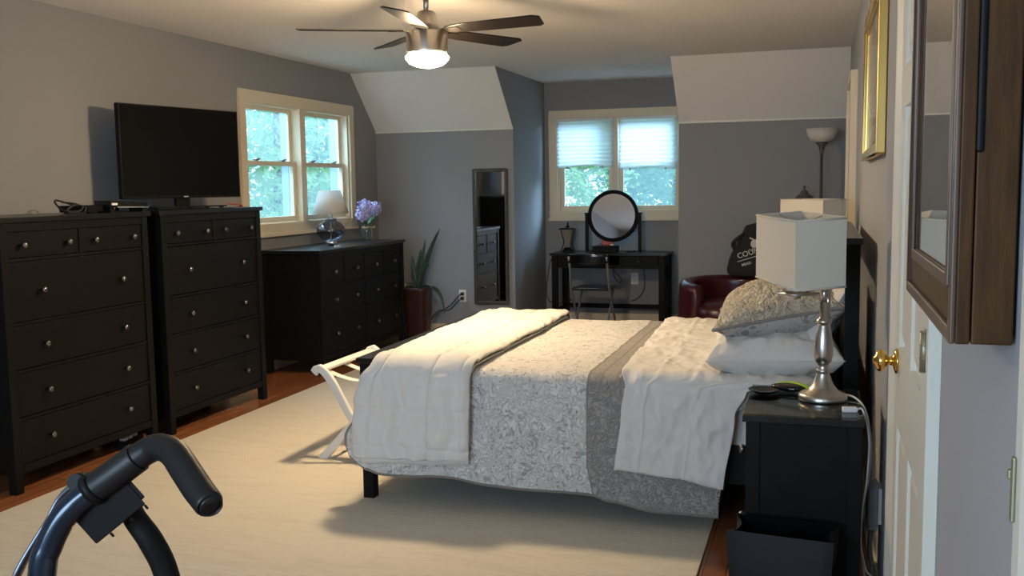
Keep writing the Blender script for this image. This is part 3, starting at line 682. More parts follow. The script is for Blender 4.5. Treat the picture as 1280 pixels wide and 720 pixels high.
# folding chair
t = thing('folding_chair', 'black and chrome folding chair tucked under the dressing table', 'chair', (2.06, 8.93, 0))
sx = .185
MB().box(-sx, sx, .05, .40, .430, .452).build('seat', GLOSSB, t, bevel=.008)
MB().grid(lambda u, v: Vector(((u-.5)*2*(sx+.005), -.075+.035*(2*u-1)**2, .700+.085*v-.022*math.sin(PI*u)*(1-v))), 16, 4).build('backrest', GLOSSB, t, solid=.014, bevel=.003)
for s in (-1, 1):
    MB().tube([(s*(sx-.005), -.055, .76), (s*(sx-.005), .0, .60), (s*sx, .06, .44), (s*sx, .38, .012)], .011, 10, samples=4).build('frame_tube', SILVP, t)
    MB().tube([(s*(sx-.03), .39, .425), (s*(sx-.03), .27, .29), (s*(sx-.03), .01, .012)], .011, 10, samples=4).build('leg', SILVP, t)
MB().cyl((-sx, .36, .045), (sx, .36, .045), .008).build('floor_bar', SILVP, t)
MB().cyl((-sx+.03, .03, .045), (sx-.03, .03, .045), .008).build('floor_bar', SILVP, t)
for lb, pts in (('black cord hanging down the left side of the dressing table', [(1.60, 9.36, .73), (1.57, 9.345, .66), (1.545, 9.345, .52), (1.53, 9.345, .38), (1.56, 9.345, .28), (1.63, 9.45, .25), (1.70, 9.80, .25)]),
                ('black cord dangling under the dressing table behind the chair back', [(2.17, 9.40, .625), (2.22, 9.42, .56), (2.27, 9.42, .50), (2.25, 9.42, .47), (2.20, 9.42, .53), (2.19, 9.43, .62)]),
                ('thin black cord hanging under the right drawer of the dressing table', [(2.47, 9.5, .625), (2.48, 9.55, .50), (2.46, 9.62, .38), (2.38, 9.74, .28), (2.30, 9.80, .24)])):
    tag(MB().tube(pts, .005, 6).build('cord', CORDB), lb, 'cord')
t = thing('wall_outlet', 'pale wall outlet low on the dormer wall behind the folding chair', 'outlet', (2.33, YD, .47))
MB().box(-.037, .037, -.006, 0, -.058, .058).build('cover_plate', WHITEP, t, bevel=.002); MB().box(-.017, .017, -.009, -.006, -.042, -.008).box(-.017, .017, -.009, -.006, .008, .042).build('sockets', TRIM, t)

# ------------------------------------------------------------ armchair, bag, torchiere
t = thing('armchair', 'burgundy leather tub armchair in the far right corner', 'armchair', (3.43, 8.24, 0), .12)
def tub(th, r_, h): return Vector((math.sin(th)*r_, math.cos(th)*r_*.95, h))
Ro, Ri = .43, .315
def top_h(th): return .635-.03*min(1, abs(th)/2.2)**3
def shell(u, v):
    th = (u-.5)*2*2.35; H = top_h(th)
    # v goes: outer bottom -> outer top -> rolled rim -> inner down
    if v < .4: k = v/.4; return tub(th, Ro+.01*math.sin(PI*k), .07+(H-.12-.0)*k*.96)
    if v < .75:
        a = (v-.4)/.35*PI; c = (Ro+Ri)/2; rr = (Ro-Ri)/2; return tub(th, c+rr*math.cos(a), H-.058+rr*math.sin(a))
    k = (v-.75)/.25; return tub(th, Ri+.005*math.sin(PI*k), H-.06-(H-.06-.25)*k)
sh = MB().grid(shell, 48, 30)
for u in (0, 1):
    vs = [shell(u, j/30) for j in range(31)]; c = sum(vs, Vector())/31
    out = Vector((vs[0].x, vs[0].y, 0)).normalized(); tg = Vector((-out.y, out.x, 0))*(1 if u == 1 else -1)*-1
    rim = [v_+tg*.0 for v_ in vs]; b = len(sh.v); sh.v += [tuple(x) for x in rim]+[tuple(c+tg*.035)]; 
    for j in range(30): sh.f.append((b+j, b+j+1, b+31)); sh.mi.append(0); sh.sm.append(True)
    sh.f.append((b+30, b, b+31)); sh.mi.append(0); sh.sm.append(True)
sh.build('tub_back', LEATH, t)
def cush(u, v):
    a = 2*PI*u; r_ = (abs(math.cos(a))**3.5+abs(math.sin(a))**3.5)**(-1/3.5)
    rr = (1, 1.04, 1.06, 1.04, .97, .80, .4, 0.001)[min(7, int(round(v*7)))]; hh = (.30, .315, .36, .41, .44, .455, .465, .468)[min(7, int(round(v*7)))]
    return Vector((math.cos(a)*r_*.285*rr, -.06+math.sin(a)*r_*.33*rr, hh))
MB().grid(cush, 40, 7).build('seat_cushion', LEATH, t)
MB().box(-.30, .30, -.345, .25, .08, .31).build('seat_base', LEATH, t, bevel=.02)
for x, y in ((-.26, -.28), (.26, -.28), (-.26, .26), (.26, .26)): MB().cyl((x, y, 0), (x, y, .09), .022, .03).build('leg', BLK, t)

t = thing('tote_bag', 'slumped charcoal cloth bag with pale lettering resting on the burgundy armchair back', 'bag', (3.60, 8.55, .635), .0)
def bag(u, v):   # closed soft body
    a = 2*PI*u; pinch = 1-.55*max(0, v-.55)/.45
    wx = (.20+.025*math.sin(v*5+1))*(1-.35*v**2.5)*(1 if v > .02 else .9); wy = .10*pinch*(1-.7*v**3)+.012
    e = 3.2; ca, sa = math.cos(a), math.sin(a); r_ = (abs(ca)**e+abs(sa)**e)**(-1/e)
    n_ = noise.noise(Vector((ca*1.6, sa*1.6, v*4+3)))*.022
    lean = .02*v
    return Vector((ca*r_*wx+.05*v-.02*math.sin(v*PI)+n_, sa*r_*wy+lean+n_, (.44*v+.05*(ca*.5+.2)*v)))
bg_ = MB().grid(bag, 40, 20)
for v in (0, 1):
    pts = [bag(k/40, v) for k in range(40)]; c = sum(pts, Vector())/40
    if v: c.z += .01
    b = len(bg_.v); bg_.v += [tuple(p) for p in pts]+[tuple(c)]
    for k in range(40): bg_.f.append((b+k, b+(k+1) % 40, b+40)); bg_.mi.append(0); bg_.sm.append(True)
bago = bg_.build('bag_body', DARKCL, t)
m = MB().grid(lambda u, v: Vector((-.15-.07*math.sin(PI*v)*(1-abs(2*u-1)*.3)+.06*v, -.02+.05*(u-.5)+.02*math.sin(v*6), .19+.17*v)), 6, 10); m.build('side_fold', DARKCL, t, solid=.02)
def text_mesh(name, body, size, mtx, parent, depth=.001):
    cu = bpy.data.curves.new(name, 'FONT'); cu.body = body; cu.size = size; cu.extrude = depth; cu.offset = .0006
    o = bpy.data.objects.new(name+'_tmp', cu); COL.objects.link(o); bpy.context.view_layer.update()
    me = bpy.data.meshes.new_from_object(o.evaluated_get(bpy.context.evaluated_depsgraph_get())); bpy.data.objects.remove(o)
    me.materials.clear(); me.materials.append(LETT)
    me.transform(mtx)
    ob = bpy.data.objects.new(name, me); COL.objects.link(ob); ob.parent = parent; return ob
# lettering lies on the front face of the bag
def on_bag(me, back=.0):
    for v in me.vertices:
        vv = max(0, min(1, v.co.z/.44)); best = None
        for k in range(40):
            p = bag(.5+.5*k/40, vv)
            if best is None or abs(p.x-v.co.x) < abs(best.x-v.co.x): best = p
        v.co.y = best.y-.004+(v.co.y)
rotm = Matrix.Rotation(PI/2, 4, 'X')
def place(x, z, ang): return Matrix.Translation((x, 0, z)) @ Matrix.Rotation(-ang, 4, 'Y') @ rotm
for nm, body, sz, x, z in (('lettering', 'COUNT', .062, -.135, .150), ('lettering', 'MEAD', .030, -.100, .085)):
    o = text_mesh(nm, body, sz, place(x, z, .30), bago); on_bag(o.data)
o = MB().box(-.135, .06, -.001, .001, .0, .006); o.v = [tuple(place(0, 0, 0) @ Vector((0, 0, 0))+Vector((x*math.cos(.3)-z*math.sin(.3), y, .165+x*math.sin(.3)+z*math.cos(.3)-.008))) for x, y, z in o.v]
# finer strip so that it follows the cloth
o = MB().grid(lambda u, v: Vector((-.14+.17*u, 0, .120+.053*u+.006*v)), 20, 1).build('printed_rule', LETT, bago, solid=.001); on_bag(o.data)
o = MB().grid(lambda u, v: Vector((-.045+.06*u, 0, .315-.014*u+.012*v-.02*u*u)), 8, 1).build('printed_emblem', LETT, bago, solid=.001); on_bag(o.data)
o = MB().grid(lambda u, v: Vector((.0+.035*math.sqrt(v)*math.cos(2*PI*u), 0, .275+.036*math.sqrt(v)*math.sin(2*PI*u))), 20, 4).build('printed_emblem', LETT, bago, solid=.001); on_bag(o.data)
o = MB().grid(lambda u, v: Vector((-.045+.05*u, 0, .215+.02*u+.010*math.sin(u*14)+.006*v)), 16, 1).build('printed_emblem', LETT, bago, solid=.001); on_bag(o.data)

t = thing('torchiere_lamp', 'grey floor lamp with a white bowl shade in the far right corner', 'floor lamp', (4.125, 8.42, 0))
MB().lathe([(.13, 0), (.13, .018), (.03, .035), (.014, .05)], 32).build('base', GUN, t)
MB().cyl((0, 0, .03), (0, 0, 1.66), .0125).build('pole', GUN, t)
MB().lathe([(.014, 1.64), (.016, 1.67), (.028, 1.71), (.050, 1.735), (.052, 1.742)], 24).build('cup', GUN, t)
MB().lathe([(.048, 1.742), (.090, 1.760), (.114, 1.795), (.126, 1.852), (.121, 1.852), (.108, 1.800), (.086, 1.768), (.04, 1.752)], 40, caps=False).build('bowl_shade', FROST, t)
MB().tube([(0, 0, 1.08), (-.07, -.01, 1.20), (-.13, 0, 1.345)], .008, 8).build('side_arm', GUN, t)
MB().lathe([(.10, 1.235), (.088, 1.275), (.055, 1.310), (.03, 1.322), (.028, 1.345), (.010, 1.352), (.008, 1.372), (.014, 1.376), (.006, 1.392)], 28, (-.13, 0, 0), caps=False).build('side_shade', GUN, t, solid=.003)

# ------------------------------------------------------------ bed
BX0, BX1, BY0, BY1 = 2.15, 4.278, 3.945, 5.580
t = thing('bed', 'black wooden bed frame with slatted headboard against the right wall', 'bed', ((BX0+BX1)/2, (BY0+BY1)/2, 0))
ox, oy = (BX0+BX1)/2, (BY0+BY1)/2
def L(m): m.v = [(x-ox, y-oy, z) for x, y, z in m.v]; return m
for y in (BY0, BY1-.052):
    L(MB().box(BX0, BX0+.052, y, y+.052, 0, .638)).build('leg', BLK, t, bevel=.002)
    L(MB().box(BX1-.058, BX1-.004, y, y+.052, 0, 1.178)).build('leg', BLK, t, bevel=.002)
L(MB().box(BX0-.012, BX0+.062, BY0-.012, BY1+.012, .638, .660)).build('footboard_cap', BLK2, t, bevel=.002)
L(MB().box(BX0+.014, BX0+.038, BY0+.052, BY1-.052, .52, .638).box(BX0+.014, BX0+.038, BY0+.052, BY1-.052, .22, .36)).build('footboard_rail', BLK, t, bevel=.002)
L(MB().box(BX1-.078, BX1+.004, BY0-.014, BY1+.014, 1.178, 1.203)).build('headboard_cap', BLK2, t, bevel=.002)
L(MB().box(BX1-.046, BX1-.018, BY0+.052, BY1-.052, 1.07, 1.178).box(BX1-.046, BX1-.018, BY0+.052, BY1-.052, .48, .60)).build('headboard_rail', BLK, t, bevel=.002)
ns = 15
for k in range(ns):
    y = BY0+.052+(BY1-BY0-.104)*(k+.5)/ns; L(MB().box(BX1-.041, BX1-.023, y-.024, y+.024, .60, 1.07)).build('headboard_slat', BLK, t)
    L(MB().box(BX0+.018, BX0+.034, y-.024, y+.024, .36, .52)).build('footboard_slat', BLK, t)
for y in (BY0+.01, BY1-.034): L(MB().box(BX0+.052, BX1-.058, y, y+.024, .20, .36)).build('side_rail', BLK, t, bevel=.002)
L(MB().box(BX0+.07, BX1-.09, BY0+.034, BY1-.034, .27, .30)).build('slat_base', BLK, t)
tag(MB().box(BX0+.06, BX1-.07, BY0+.03, BY1-.03, .302, .60).build('mattress', WHITEC, bevel=.04), 'thick mattress hidden under the quilt on the black bed frame', 'mattress')

def drape(name, xl, xr, ztop, hem_near, hem_far, yn, yf, mats, mfn, ns_, nt_, thick, wr, label, cat, rr=.06, folds=.012, seed=0, puff=None, crease=0, mid=None):
    """cloth across the bed: t runs from the far hem over the top to the near hem"""
    segs = []
    def P(s, t):
        q = t
        xs = 0; 
        # mid estimate of x on this edge for hems
        xm = xl(ztop)*(1-s)+xr(ztop)*s
        hn = hem_near(s); hf = hem_far
        Lf = ztop-rr-hf; La = PI*rr/2; Lt = yf-yn-2*rr; Ln = ztop-rr-hn
        tot = Lf+La+Lt+La+Ln; d = t*tot
        if d < Lf: y, z = yf, hf+d; nrm = Vector((0, 1, 0)); sec = 'far'
        elif d < Lf+La: a = (d-Lf)/rr; y, z = yf-rr+rr*math.cos(a), ztop-rr+rr*math.sin(a); nrm = Vector((0, math.cos(a), math.sin(a))); sec = 'top'
        elif d < Lf+La+Lt: y, z = yf-rr-(d-Lf-La), ztop; nrm = Vector((0, 0, 1)); sec = 'top'
        elif d < Lf+La+Lt+La: a = (d-Lf-La-Lt)/rr; y, z = yn+rr-rr*math.sin(a), ztop-rr+rr*math.cos(a); nrm = Vector((0, -math.sin(a), math.cos(a))); sec = 'top'
        else: y, z = yn, ztop-rr-(d-Lf-2*La-Lt); nrm = Vector((0, -1, 0)); sec = 'near'
        x = xl(z if sec != 'far' else ztop, y)*(1-s)+xr(z if sec != 'far' else ztop, y)*s
        if mid:   # keep one sewn line straight across the bed
            xa, xb = xl(z if sec != 'far' else ztop, y), xr(z if sec != 'far' else ztop, y); xm_ = mid+(max(0, .25-z)*.2 if sec == 'near' else 0)
            x = xa+(xm_-xa)*s/.5 if s < .5 else xm_+(xb-xm_)*(s-.5)/.5
        p = Vector((x, y, z))
        if sec in ('near', 'far'):
            k = (ztop-rr-z)/max(.05, ztop-rr-hn)
            fo = math.sin(x*11+seed)*.55+math.sin(x*23+seed*2+1)*.3
            p += nrm*(folds*k*(fo+.9)+.004)
        n_ = noise.fractal(Vector((x*wr[1], (y-z)*wr[2], seed*3.1)), 1.0, 2.0, 3)
        if crease: n_ += crease*(.5-abs(noise.noise(Vector((x*9+.3*(y-z), (y-z)*7, seed*2.7))))*2)+crease*.6*(.5-abs(noise.noise(Vector((x*21, (y-z)*17-x*6, seed))))*2)
        p += nrm*(wr[0]*n_+(wr[0]*.6))
        if puff: p += nrm*puff(s, t, x, y, z)
        return p
    m = MB().grid(P, ns_, nt_, mfn=mfn)
    return tag(m.build(name, mats, solid=thick, soff=0), label, cat)
def smooth(pts):
    def f(x):
        if x <= pts[0][0]: return pts[0][1]
        for (a, va), (b, vb) in zip(pts, pts[1:]):
            if x <= b: k = (x-a)/(b-a); k = k*k*(3-2*k); return va*(1-k)+vb*k
        return pts[-1][1]
    return f
qx = smooth([(.15, 2.11), (.22, 2.082), (.30, 2.085), (.45, 2.17), (.58, 2.215), (.63, 2.225)])
qr = smooth([(.07, 3.752), (.5, 3.80), (.60, 4.1), (.63, 4.16)])
qh = smooth([(0, .27), (.015, .20), (.035, .155), (.065, .138), (.22, .145), (.30, .125), (.48, .122), (.57, .098), (.76, .074), (1, .070)])
X0q, X1q = 2.09, 3.76
def qmat(s, t):
    if t > .9955 or (t > .80 and s < .005): return 2
    if .5 < s < .506 or (t < .83 and (.532 < s < .538 or .562 < s < .568)): return 2
    return 1 if s > .5 else 0
drape('quilt', lambda z, y=0: qx(z), lambda z, y=0: qr(z), .628, qh, .12, 3.918, 5.620, [QUILT, BAND, BANDE], qmat, 170, 220, .008, (.006, 5, 5),
      'white quilt printed with grey vines and a taupe band, spread over the bed', 'quilt', folds=.012, seed=1, mid=3.207)
sxl = smooth([(.2, 3.330), (.5, 3.36), (.60, 3.375), (.66, 3.35)]); sxr = smooth([(.2, 3.775), (.5, 3.815), (.60, 3.86), (.64, 4.17)])
sh_ = smooth([(0, .252), (.5, .232), (1, .208)])
def spuff(s, t, x, y, z):
    e = 0
    for c_, a_ in ((.20, .0035), (.625, .003)): e += a_*math.exp(-((s-c_-.01*math.sin(z*9+y*3))/.012)**2)
    if t > .985: e += .004
    return e
drape('top_sheet', lambda z, y=0: sxl(z)-(.06*(y-3.9)/1.7 if z > .6 else 0), lambda z, y=0: sxr(z), .646, sh_, .25, 3.894, 5.640, [SHEETM], None, 130, 240, .005, (.011, 6, 5),
      'rumpled white sheet turned down across the pillow end of the bed', 'sheet', folds=.014, seed=4, puff=spuff, crease=.8)
cxl = smooth([(.19, 2.150), (.30, 2.150), (.47, 2.158), (.575, 2.19), (.64, 2.235), (.66, 2.24)]); cxr = smooth([(.2, 2.694), (.6, 2.702), (.68, 2.71)])
ch_ = smooth([(0, .198), (.5, .205), (1, .222)])
def cpuff(s, t, x, y, z):
    e = (min(1, s/.07)*min(1, (1-s)/.06))**.5; g = 0
    hang = z < .60 and y < 4.0
    def line(v, c_, w_): return math.exp(-((v-c_)/w_)**2)
    d = line(s, .14, .016)+line(s, .64, .014)*.8+line(s, .93, .014)*.6
    if hang: d += line(z, .285, .008)+line(z, .455, .008)*.7
    else: d += (line(y % .42, .21, .012))*.6
    k = (.5+.5*noise.noise(Vector((x*3, z*4+y*2, 5))))
    if hang: g = .015*math.sin(x*62+6*noise.noise(Vector((x*4, z*5, 2))))*k*min(1, max(0, s-.14)*8)
    else: g = .009*math.sin(y*52+x*16+7*noise.noise(Vector((x*4, y*4, 2))))*k
    return .016*e+g*e-.009*min(1, d)
cm = drape('comforter', lambda z, y=0: cxl(z)-(.045*(y-3.95)/1.6 if z > .62 else 0), lambda z, y=0: cxr(z), .655, lambda s: ch_(s)+.034-.01*s, .20, 3.884, 5.655, [WHITEC], None, 150, 330, .012, (.014, 6, 8),
      'white padded comforter folded across the foot end of the bed', 'comforter', folds=.012, seed=9, puff=cpuff, rr=.08)
under = drape('lower_layer', lambda z, y=0: cxl(z)+.03-(.045*(y-3.95)/1.6 if z > .62 else 0), lambda z, y=0: cxr(z)-.004, .642, ch_, .17, 3.896, 5.640, [WHITEC], None, 60, 150, .008, (.006, 6, 8), '', '', folds=.010, seed=9, rr=.08)
for k_ in ('label', 'category'): del under[k_]
under.location = under.location-cm.location; under.parent = cm

def pillow_fn(a, b, h, puff=2.4, seed=0, wr=.008):
    def f(sgn):
        def g(u, v):
            x, y = 2*u-1, 2*v-1
            th = (max(0, 1-abs(x)**puff)*max(0, 1-abs(y)**puff))**.55
            px = a*x*(1-.10*(1-abs(x)**2)*0-.07*(1-y*y)*abs(x)**3+.03); py = b*y*(1-.07*(1-x*x)*abs(y)**3+.03)
            n_ = noise.fractal(Vector((x*2.2+seed, y*2.2, sgn)), 1, 2, 3)*wr*(1 if th > .05 else .3)
            return Vector((px, py, sgn*h*th+n_*th))
        return g
    return f
def pillow(name, label, loc, rot, a, b, h, mt, mb_, seam=None, seed=0, group=None, wr=.008, ruche=0, rumple=0):
    t = thing(name, label, 'pillow', loc, 0, group); t.rotation_euler = rot
    f = pillow_fn(a, b, h, seed=seed, wr=wr)
    def up_(u, v):
        p = f(1)(u, v); x, y = 2*u-1, 2*v-1; e = min(1, 6*(1-max(abs(x), abs(y))))
        if ruche: p.z += ruche*e*(1-2.4*abs(noise.noise(Vector((p.x*22+3*noise.noise(p*9), p.y*22, 4)))))
        if rumple: p.z += rumple*e*((.5-abs(noise.noise(Vector((p.x*8, p.y*8, seed)))))+.5*(.5-abs(noise.noise(Vector((p.x*17, p.y*15, seed))))))
        return p
    n_ = 90 if ruche or rumple else 28
    MB().grid(up_, n_, n_).build('upper_face', mt, t)
    def lo_(u, v):
        p = f(-1)(u, v); x, y = 2*u-1, 2*v-1; e = min(1, 6*(1-max(abs(x), abs(y))))
        if rumple: p.z -= rumple*e*((.5-abs(noise.noise(Vector((p.x*8, p.y*8, seed+5)))))+.5*(.5-abs(noise.noise(Vector((p.x*17, p.y*15, seed+5))))))
        return p
    MB().grid(lo_, n_, n_).build('lower_face', mb_, t)
    if seam:
        pts = []
        g = f(1)
        for k in range(24): pts.append(g(k/24, 0))
        for k in range(24): pts.append(g(1, k/24))
        for k in range(24): pts.append(g(1-k/24, 1))
        for k in range(25): pts.append(g(0, 1-k/24))
        MB().tube(pts, .007, 6, samples=1).build('piping', seam, t)
    return t
pillow('bed_pillow', 'plain white pillow lying flat at the bottom of the near pillow stack', (3.945, 4.325, .718), (0, -.03, .04), .262, .385, .095, SHEETM, SHEETM, seed=2, wr=.03, rumple=.045)
pillow('bed_pillow', 'white pillow leaning up against the headboard behind the tan sham', (4.135, 4.36, .835), (0, -1.05, 0), .19, .34, .06, SHEETM, SHEETM, seed=5, wr=.018, rumple=.015)
pillow('sham_pillow', 'plump tan sham pillow with grey floral underside on the near pillow stack', (3.965, 4.34, .880), (0, -.20, .05), .262, .34, .13, SHAMT, SHAMB, BANDE, seed=3, ruche=.010)

# ------------------------------------------------------------ nightstands and lamps
def nightstand(label, y0):
    t = thing('nightstand', label, 'nightstand', (4.085, y0+.23, 0), 0, 'nightstands beside the bed')
    MB().box(-.182, .178, -.232, .232, .676, .698).build('top', BLK2, t, bevel=.002)
    for x in (-.172, .13):
        for y in (-.222, .178): MB().box(x, x+.044, y, y+.044, 0, .676).build('leg', BLK, t, bevel=.002)
    MB().box(-.128, .13, -.216, -.202, .07, .676).box(-.128, .13, .202, .216, .07, .676).box(.15, .165, -.18, .18, .07, .676).box(-.165, .15, -.2, .2, .07, .09).box(-.165, -.15, -.178, .178, .07, .115).box(-.165, -.15, -.178, .178, .385, .405).box(-.165, -.15, -.178, .178, .655, .676).build('carcass', BLK, t)
    for z0, z1, kz in ((.118, .382, .33), (.408, .652, .555)):
        d = MB().box(-.168, -.150, -.175, .175, z0, z1).box(-.15, .12, -.16, .16, z0+.02, z1-.04).build('drawer', BLK, t, bevel=.002)
        MB().lathe([(.007, 0), (.007, .01), (.013, .016), (.0155, .024), (.012, .031), (0, .033)], 16, (-.168, -.10, kz), (-1, 0, 0)).build('knob', KNOB, d)
    return t
nightstand('black nightstand on the near side of the bed with a glass topped surface', 3.070)
nightstand('black nightstand on the far side of the bed under the second lamp', 5.70)
g = MB().box(3.905, 4.262, 3.07, 3.53, .6985, .7035)
tag(g.build('glass_sheet', TOPGL), 'clear sheet of glass lying on the near nightstand', 'glass sheet')
def swing_lamp(label, x, y, ex, ey, ang, la, lb, zs0, zs1, zb, tilt=1):
    """ex, ey: shade centre relative to the column; ang: direction of the long side"""
    t = thing('swing_arm_lamp', label, 'lamp', (x, y, zb), 0, 'nightstand lamps')
    MB().lathe([(.076, 0), (.078, .003), (.078, .017), (.070, .023), (.052, .030), (.036, .048), (.026, .070), (.021, .085), (.0205, .092), (.022, .094), (.022, .099), (.018, .103), (.0175, .118), (.020, .122), (.026, .127), (.031, .150), (.031, .175), (.026, .215), (.019, .243), (.0165, .250), (.024, .255), (.025, .262), (.021, .268), (.0145, .272), (.0145, .325)], 36).build('column', NICKEL, t)
    MB().cyl((0, 0, .32), (0, 0, .380), .0105).cyl((.012, .004, .27), (.012, .004, .372), .008).build('post', NICKEL, t)
    MB().tube([(0, 0, .376), (ex*.2, ey*.2, .377), (ex*.7, ey*.7, .361), (ex, ey, .352)], .0065, 8).cyl((ex, ey, .335), (ex, ey, .362), .010).build('swing_arm', NICKEL, t)
    MB().lathe([(.010, .342), (.066, .350), (.070, .353), (.012, .358)], 28, (ex, ey, 0)).cyl((ex, ey, .36), (ex, ey, .43), .014).build('socket', NICKEL, t)
    c, s = math.cos(ang), math.sin(ang)
    def P(a, b, z): return Vector((ex+a*c-b*s, ey+a*s+b*c, z+tilt*(.0045*a/la-.0043*b/lb+.0045)))
    q = [(-la, -lb), (la, -lb), (la, lb), (-la, lb)]
    m = MB(); z0, z1 = zs0-zb, zs1-zb; n_ = 4
    for k in range(4):
        (a0, b0), (a1, b1) = q[k], q[(k+1) % 4]
        m.add([P(a0, b0, z0), P(a1, b1, z0), P(a1, b1, z1), P(a0, b0, z1)], [(0, 1, 2, 3)], 0)
    sh = m.build('lamp_shade', [SHADE, SHADEIN], t, solid=.004, soff=-1)
    for z in (z0+.004, z1-.004):
        w_ = MB()
        for k in range(4):
            (a0, b0), (a1, b1) = q[k], q[(k+1) % 4]; w_.cyl(P(a0, b0, z), P(a1, b1, z), .0032, n=8)
        w_.build('shade_trim', SHADE, sh)
    w_ = MB(); 
    for a0, b0 in ((-la, 0), (la, 0), (0, lb), (0, -lb)): w_.cyl(P(0, 0, z1-.03), P(a0, b0, z1-.006), .0018, n=6)
    w_.cyl(P(0, 0, .42), P(0, 0, z1-.028), .004, n=8).build('shade_spider', CHROME, t)
    return t
swing_lamp('brushed nickel lamp with a boxy linen shade on the near nightstand', 4.142, 3.330, -.083, -.005, math.atan2(.358, -.139), .192, .080, 1.086, 1.306, .7035)
swing_lamp('second boxy linen shaded lamp standing on the far side of the bed', 4.135, 5.92, -.055, .0, math.atan2(.30, -.24), .192, .080, 1.09, 1.322, .698, 0)
t = thing('round_dish', 'small round black dish on the near nightstand', 'dish', (3.952, 3.385, .7035))
MB().lathe([(.024, 0), (.03, .002), (.052, .012), (.054, .015), (.045, .013), (.02, .006), (0.001, .006)], 32).build('dish', GLOSSB, t)
t = thing('eyeglass_case', 'black rounded case with a lime green strap on the near nightstand', 'case', (4.03, 3.435, .7035), -.35)
MB().ball((0, 0, .014), 1, 24, 12, sc=(.062, .032, .014)).build('shell', GLOSSB, t)
MB().tube([(-.05, .028, .020), (.0, .030, .027), (.055, .014, .022), (.085, -.005, .006)], .010, 8, flat=.3).build('strap', LIME, t)
t = thing('usb_charger', 'white charger block on the near edge of the nightstand glass', 'charger', (4.222, 3.165, .7035), .2)
MB().box(-.022, .022, -.011, .011, 0, .016).build('block', WHITEP, t, bevel=.003)
c = MB().tube([(4.195, 3.385, .712), (4.24, 3.35, .712), (4.272, 3.26, .690), (4.288, 3.20, .60), (4.285, 3.19, .50), (4.268, 3.18, .40), (4.264, 3.18, .28), (4.280, 3.19, .15), (4.288, 3.19, .04), (4.275, 3.16, .008), (4.25, 3.12, .006)], .0035, 8)
tag(c.build('white_cord', CORDW), 'white cord curving from the lamp base down behind the near nightstand', 'cord')
c = MB().tube([(4.244, 3.17, .711), (4.262, 3.165, .708), (4.280, 3.15, .62), (4.276, 3.14, .50), (4.266, 3.14, .42), (4.262, 3.15, .30), (4.28, 3.17, .20), (4.30, 3.20, .16), (4.295, 3.18, .10), (4.27, 3.16, .12), (4.285, 3.20, .06)], .003, 8)
tag(c.build('charger_cord', CORDW), 'white cord hanging from the charger block beside the near nightstand', 'cord')
t = thing('wall_adapter', 'pale grey power adapter plugged into the right wall beside the nightstand', 'adapter', (XR, 3.35, .36), 0)
MB().prism([(-.05, -.08), (.03, -.045), (.045, .07), (-.03, .085), (-.055, .06)], 'x', -.045, -.012).build('body', GREYP, t, bevel=.006)
MB().box(-.012, 0, -.04, .04, -.06, .06).build('cover_plate', WHITEP, t, bevel=.002)
t = MB().tube([(XR-.03, 3.33, .29), (XR-.035, 3.31, .22), (XR-.025, 3.30, .14), (XR-.03, 3.34, .06), (XR-.05, 3.36, .01), (XR-.09, 3.3, .008)], .008, 8)
tag(t.build('adapter_cord', CORDG), 'thick grey cord running down the wall below the power adapter', 'cord')

# waste bin in front of the nightstand
t = thing('waste_bin', 'black plastic waste bin with dipped ends in front of the nightstand', 'bin', (4.034, 2.950, 0), -.11)
bh, bw, bd = .389, .153, .080
def tp(v): return .84+.16*v
bm_ = MB()
for sy in (-1, 1): bm_.grid(lambda u, v: Vector(((2*u-1)*bw*tp(v), sy*bd*tp(v), bh*v)), 12, 6)
for sx in (-1, 1): bm_.grid(lambda u, v: Vector((sx*(bw*tp(v)-.026*(1-(2*u-1)**2)*v**2), (2*u-1)*bd*tp(v), (bh-.010*(1-(2*u-1)**4))*v)), 12, 6)
bm_.add([(-bw*.84, -bd*.84, .002), (bw*.84, -bd*.84, .002), (bw*.84, bd*.84, .002), (-bw*.84, bd*.84, .002)], [(0, 1, 2, 3)])
bm_.sm = [False]*len(bm_.sm); bm_.build('bin_body', BINB, t, solid=.003)

# ------------------------------------------------------------ luggage rack
t = thing('luggage_rack', 'white folding luggage rack at the foot of the bed', 'luggage rack', (1.85, 4.80, 0))
ry0, ry1 = -.34, .32
def legcurve(s):   # top at -s, foot at +s
    return [(-s*.225, .47), (-s*.205, .492), (-s*.175, .485), (-s*.12, .42), (-s*.03, .26), (s*.03, .20), (s*.12, .10), (s*.215, .0)]
for s, yo in ((1, 0), (-1, .028)):
    for y in (ry0+yo, ry1-yo-.024):
        c = legcurve(s); m = MB(); w_ = .024
        def fn(u, v): 
            k = u*(len(c)-1); i = min(int(k), len(c)-2); f_ = k-i
            p0, p1, p2, p3 = [Vector(c[max(0, min(len(c)-1, i+d))]) for d in (-1, 0, 1, 2)]
            p = .5*((2*p1)+(p2-p0)*f_+(2*p0-5*p1+4*p2-p3)*f_*f_+(3*p1-p0-3*p2+p3)*f_**3)
            tg = (p2-p1).normalized(); nn = Vector((-tg.y, tg.x)); a = 2*PI*(v+.5/24); e = 9
            ca, sa = math.cos(a), math.sin(a); r_ = (abs(ca)**e+abs(sa)**e)**(-1/e)
            q = p+nn*(ca*r_*.021); return Vector((q.x, y+.012+sa*r_*.012, max(0.0, q.y)))
        m.grid(fn, 40, 24); m.build('leg', RACKW, t)
    MB().box(-s*.205-.034, -s*.205+.034, ry0+.02, ry1-.02, .474, .490).build('top_rail', RACKW, t, bevel=.004)
    MB().cyl((s*.13, ry0+yo+.01, .095), (s*.13, ry1-yo-.012, .095), .011).build('stretcher', RACKW, t)
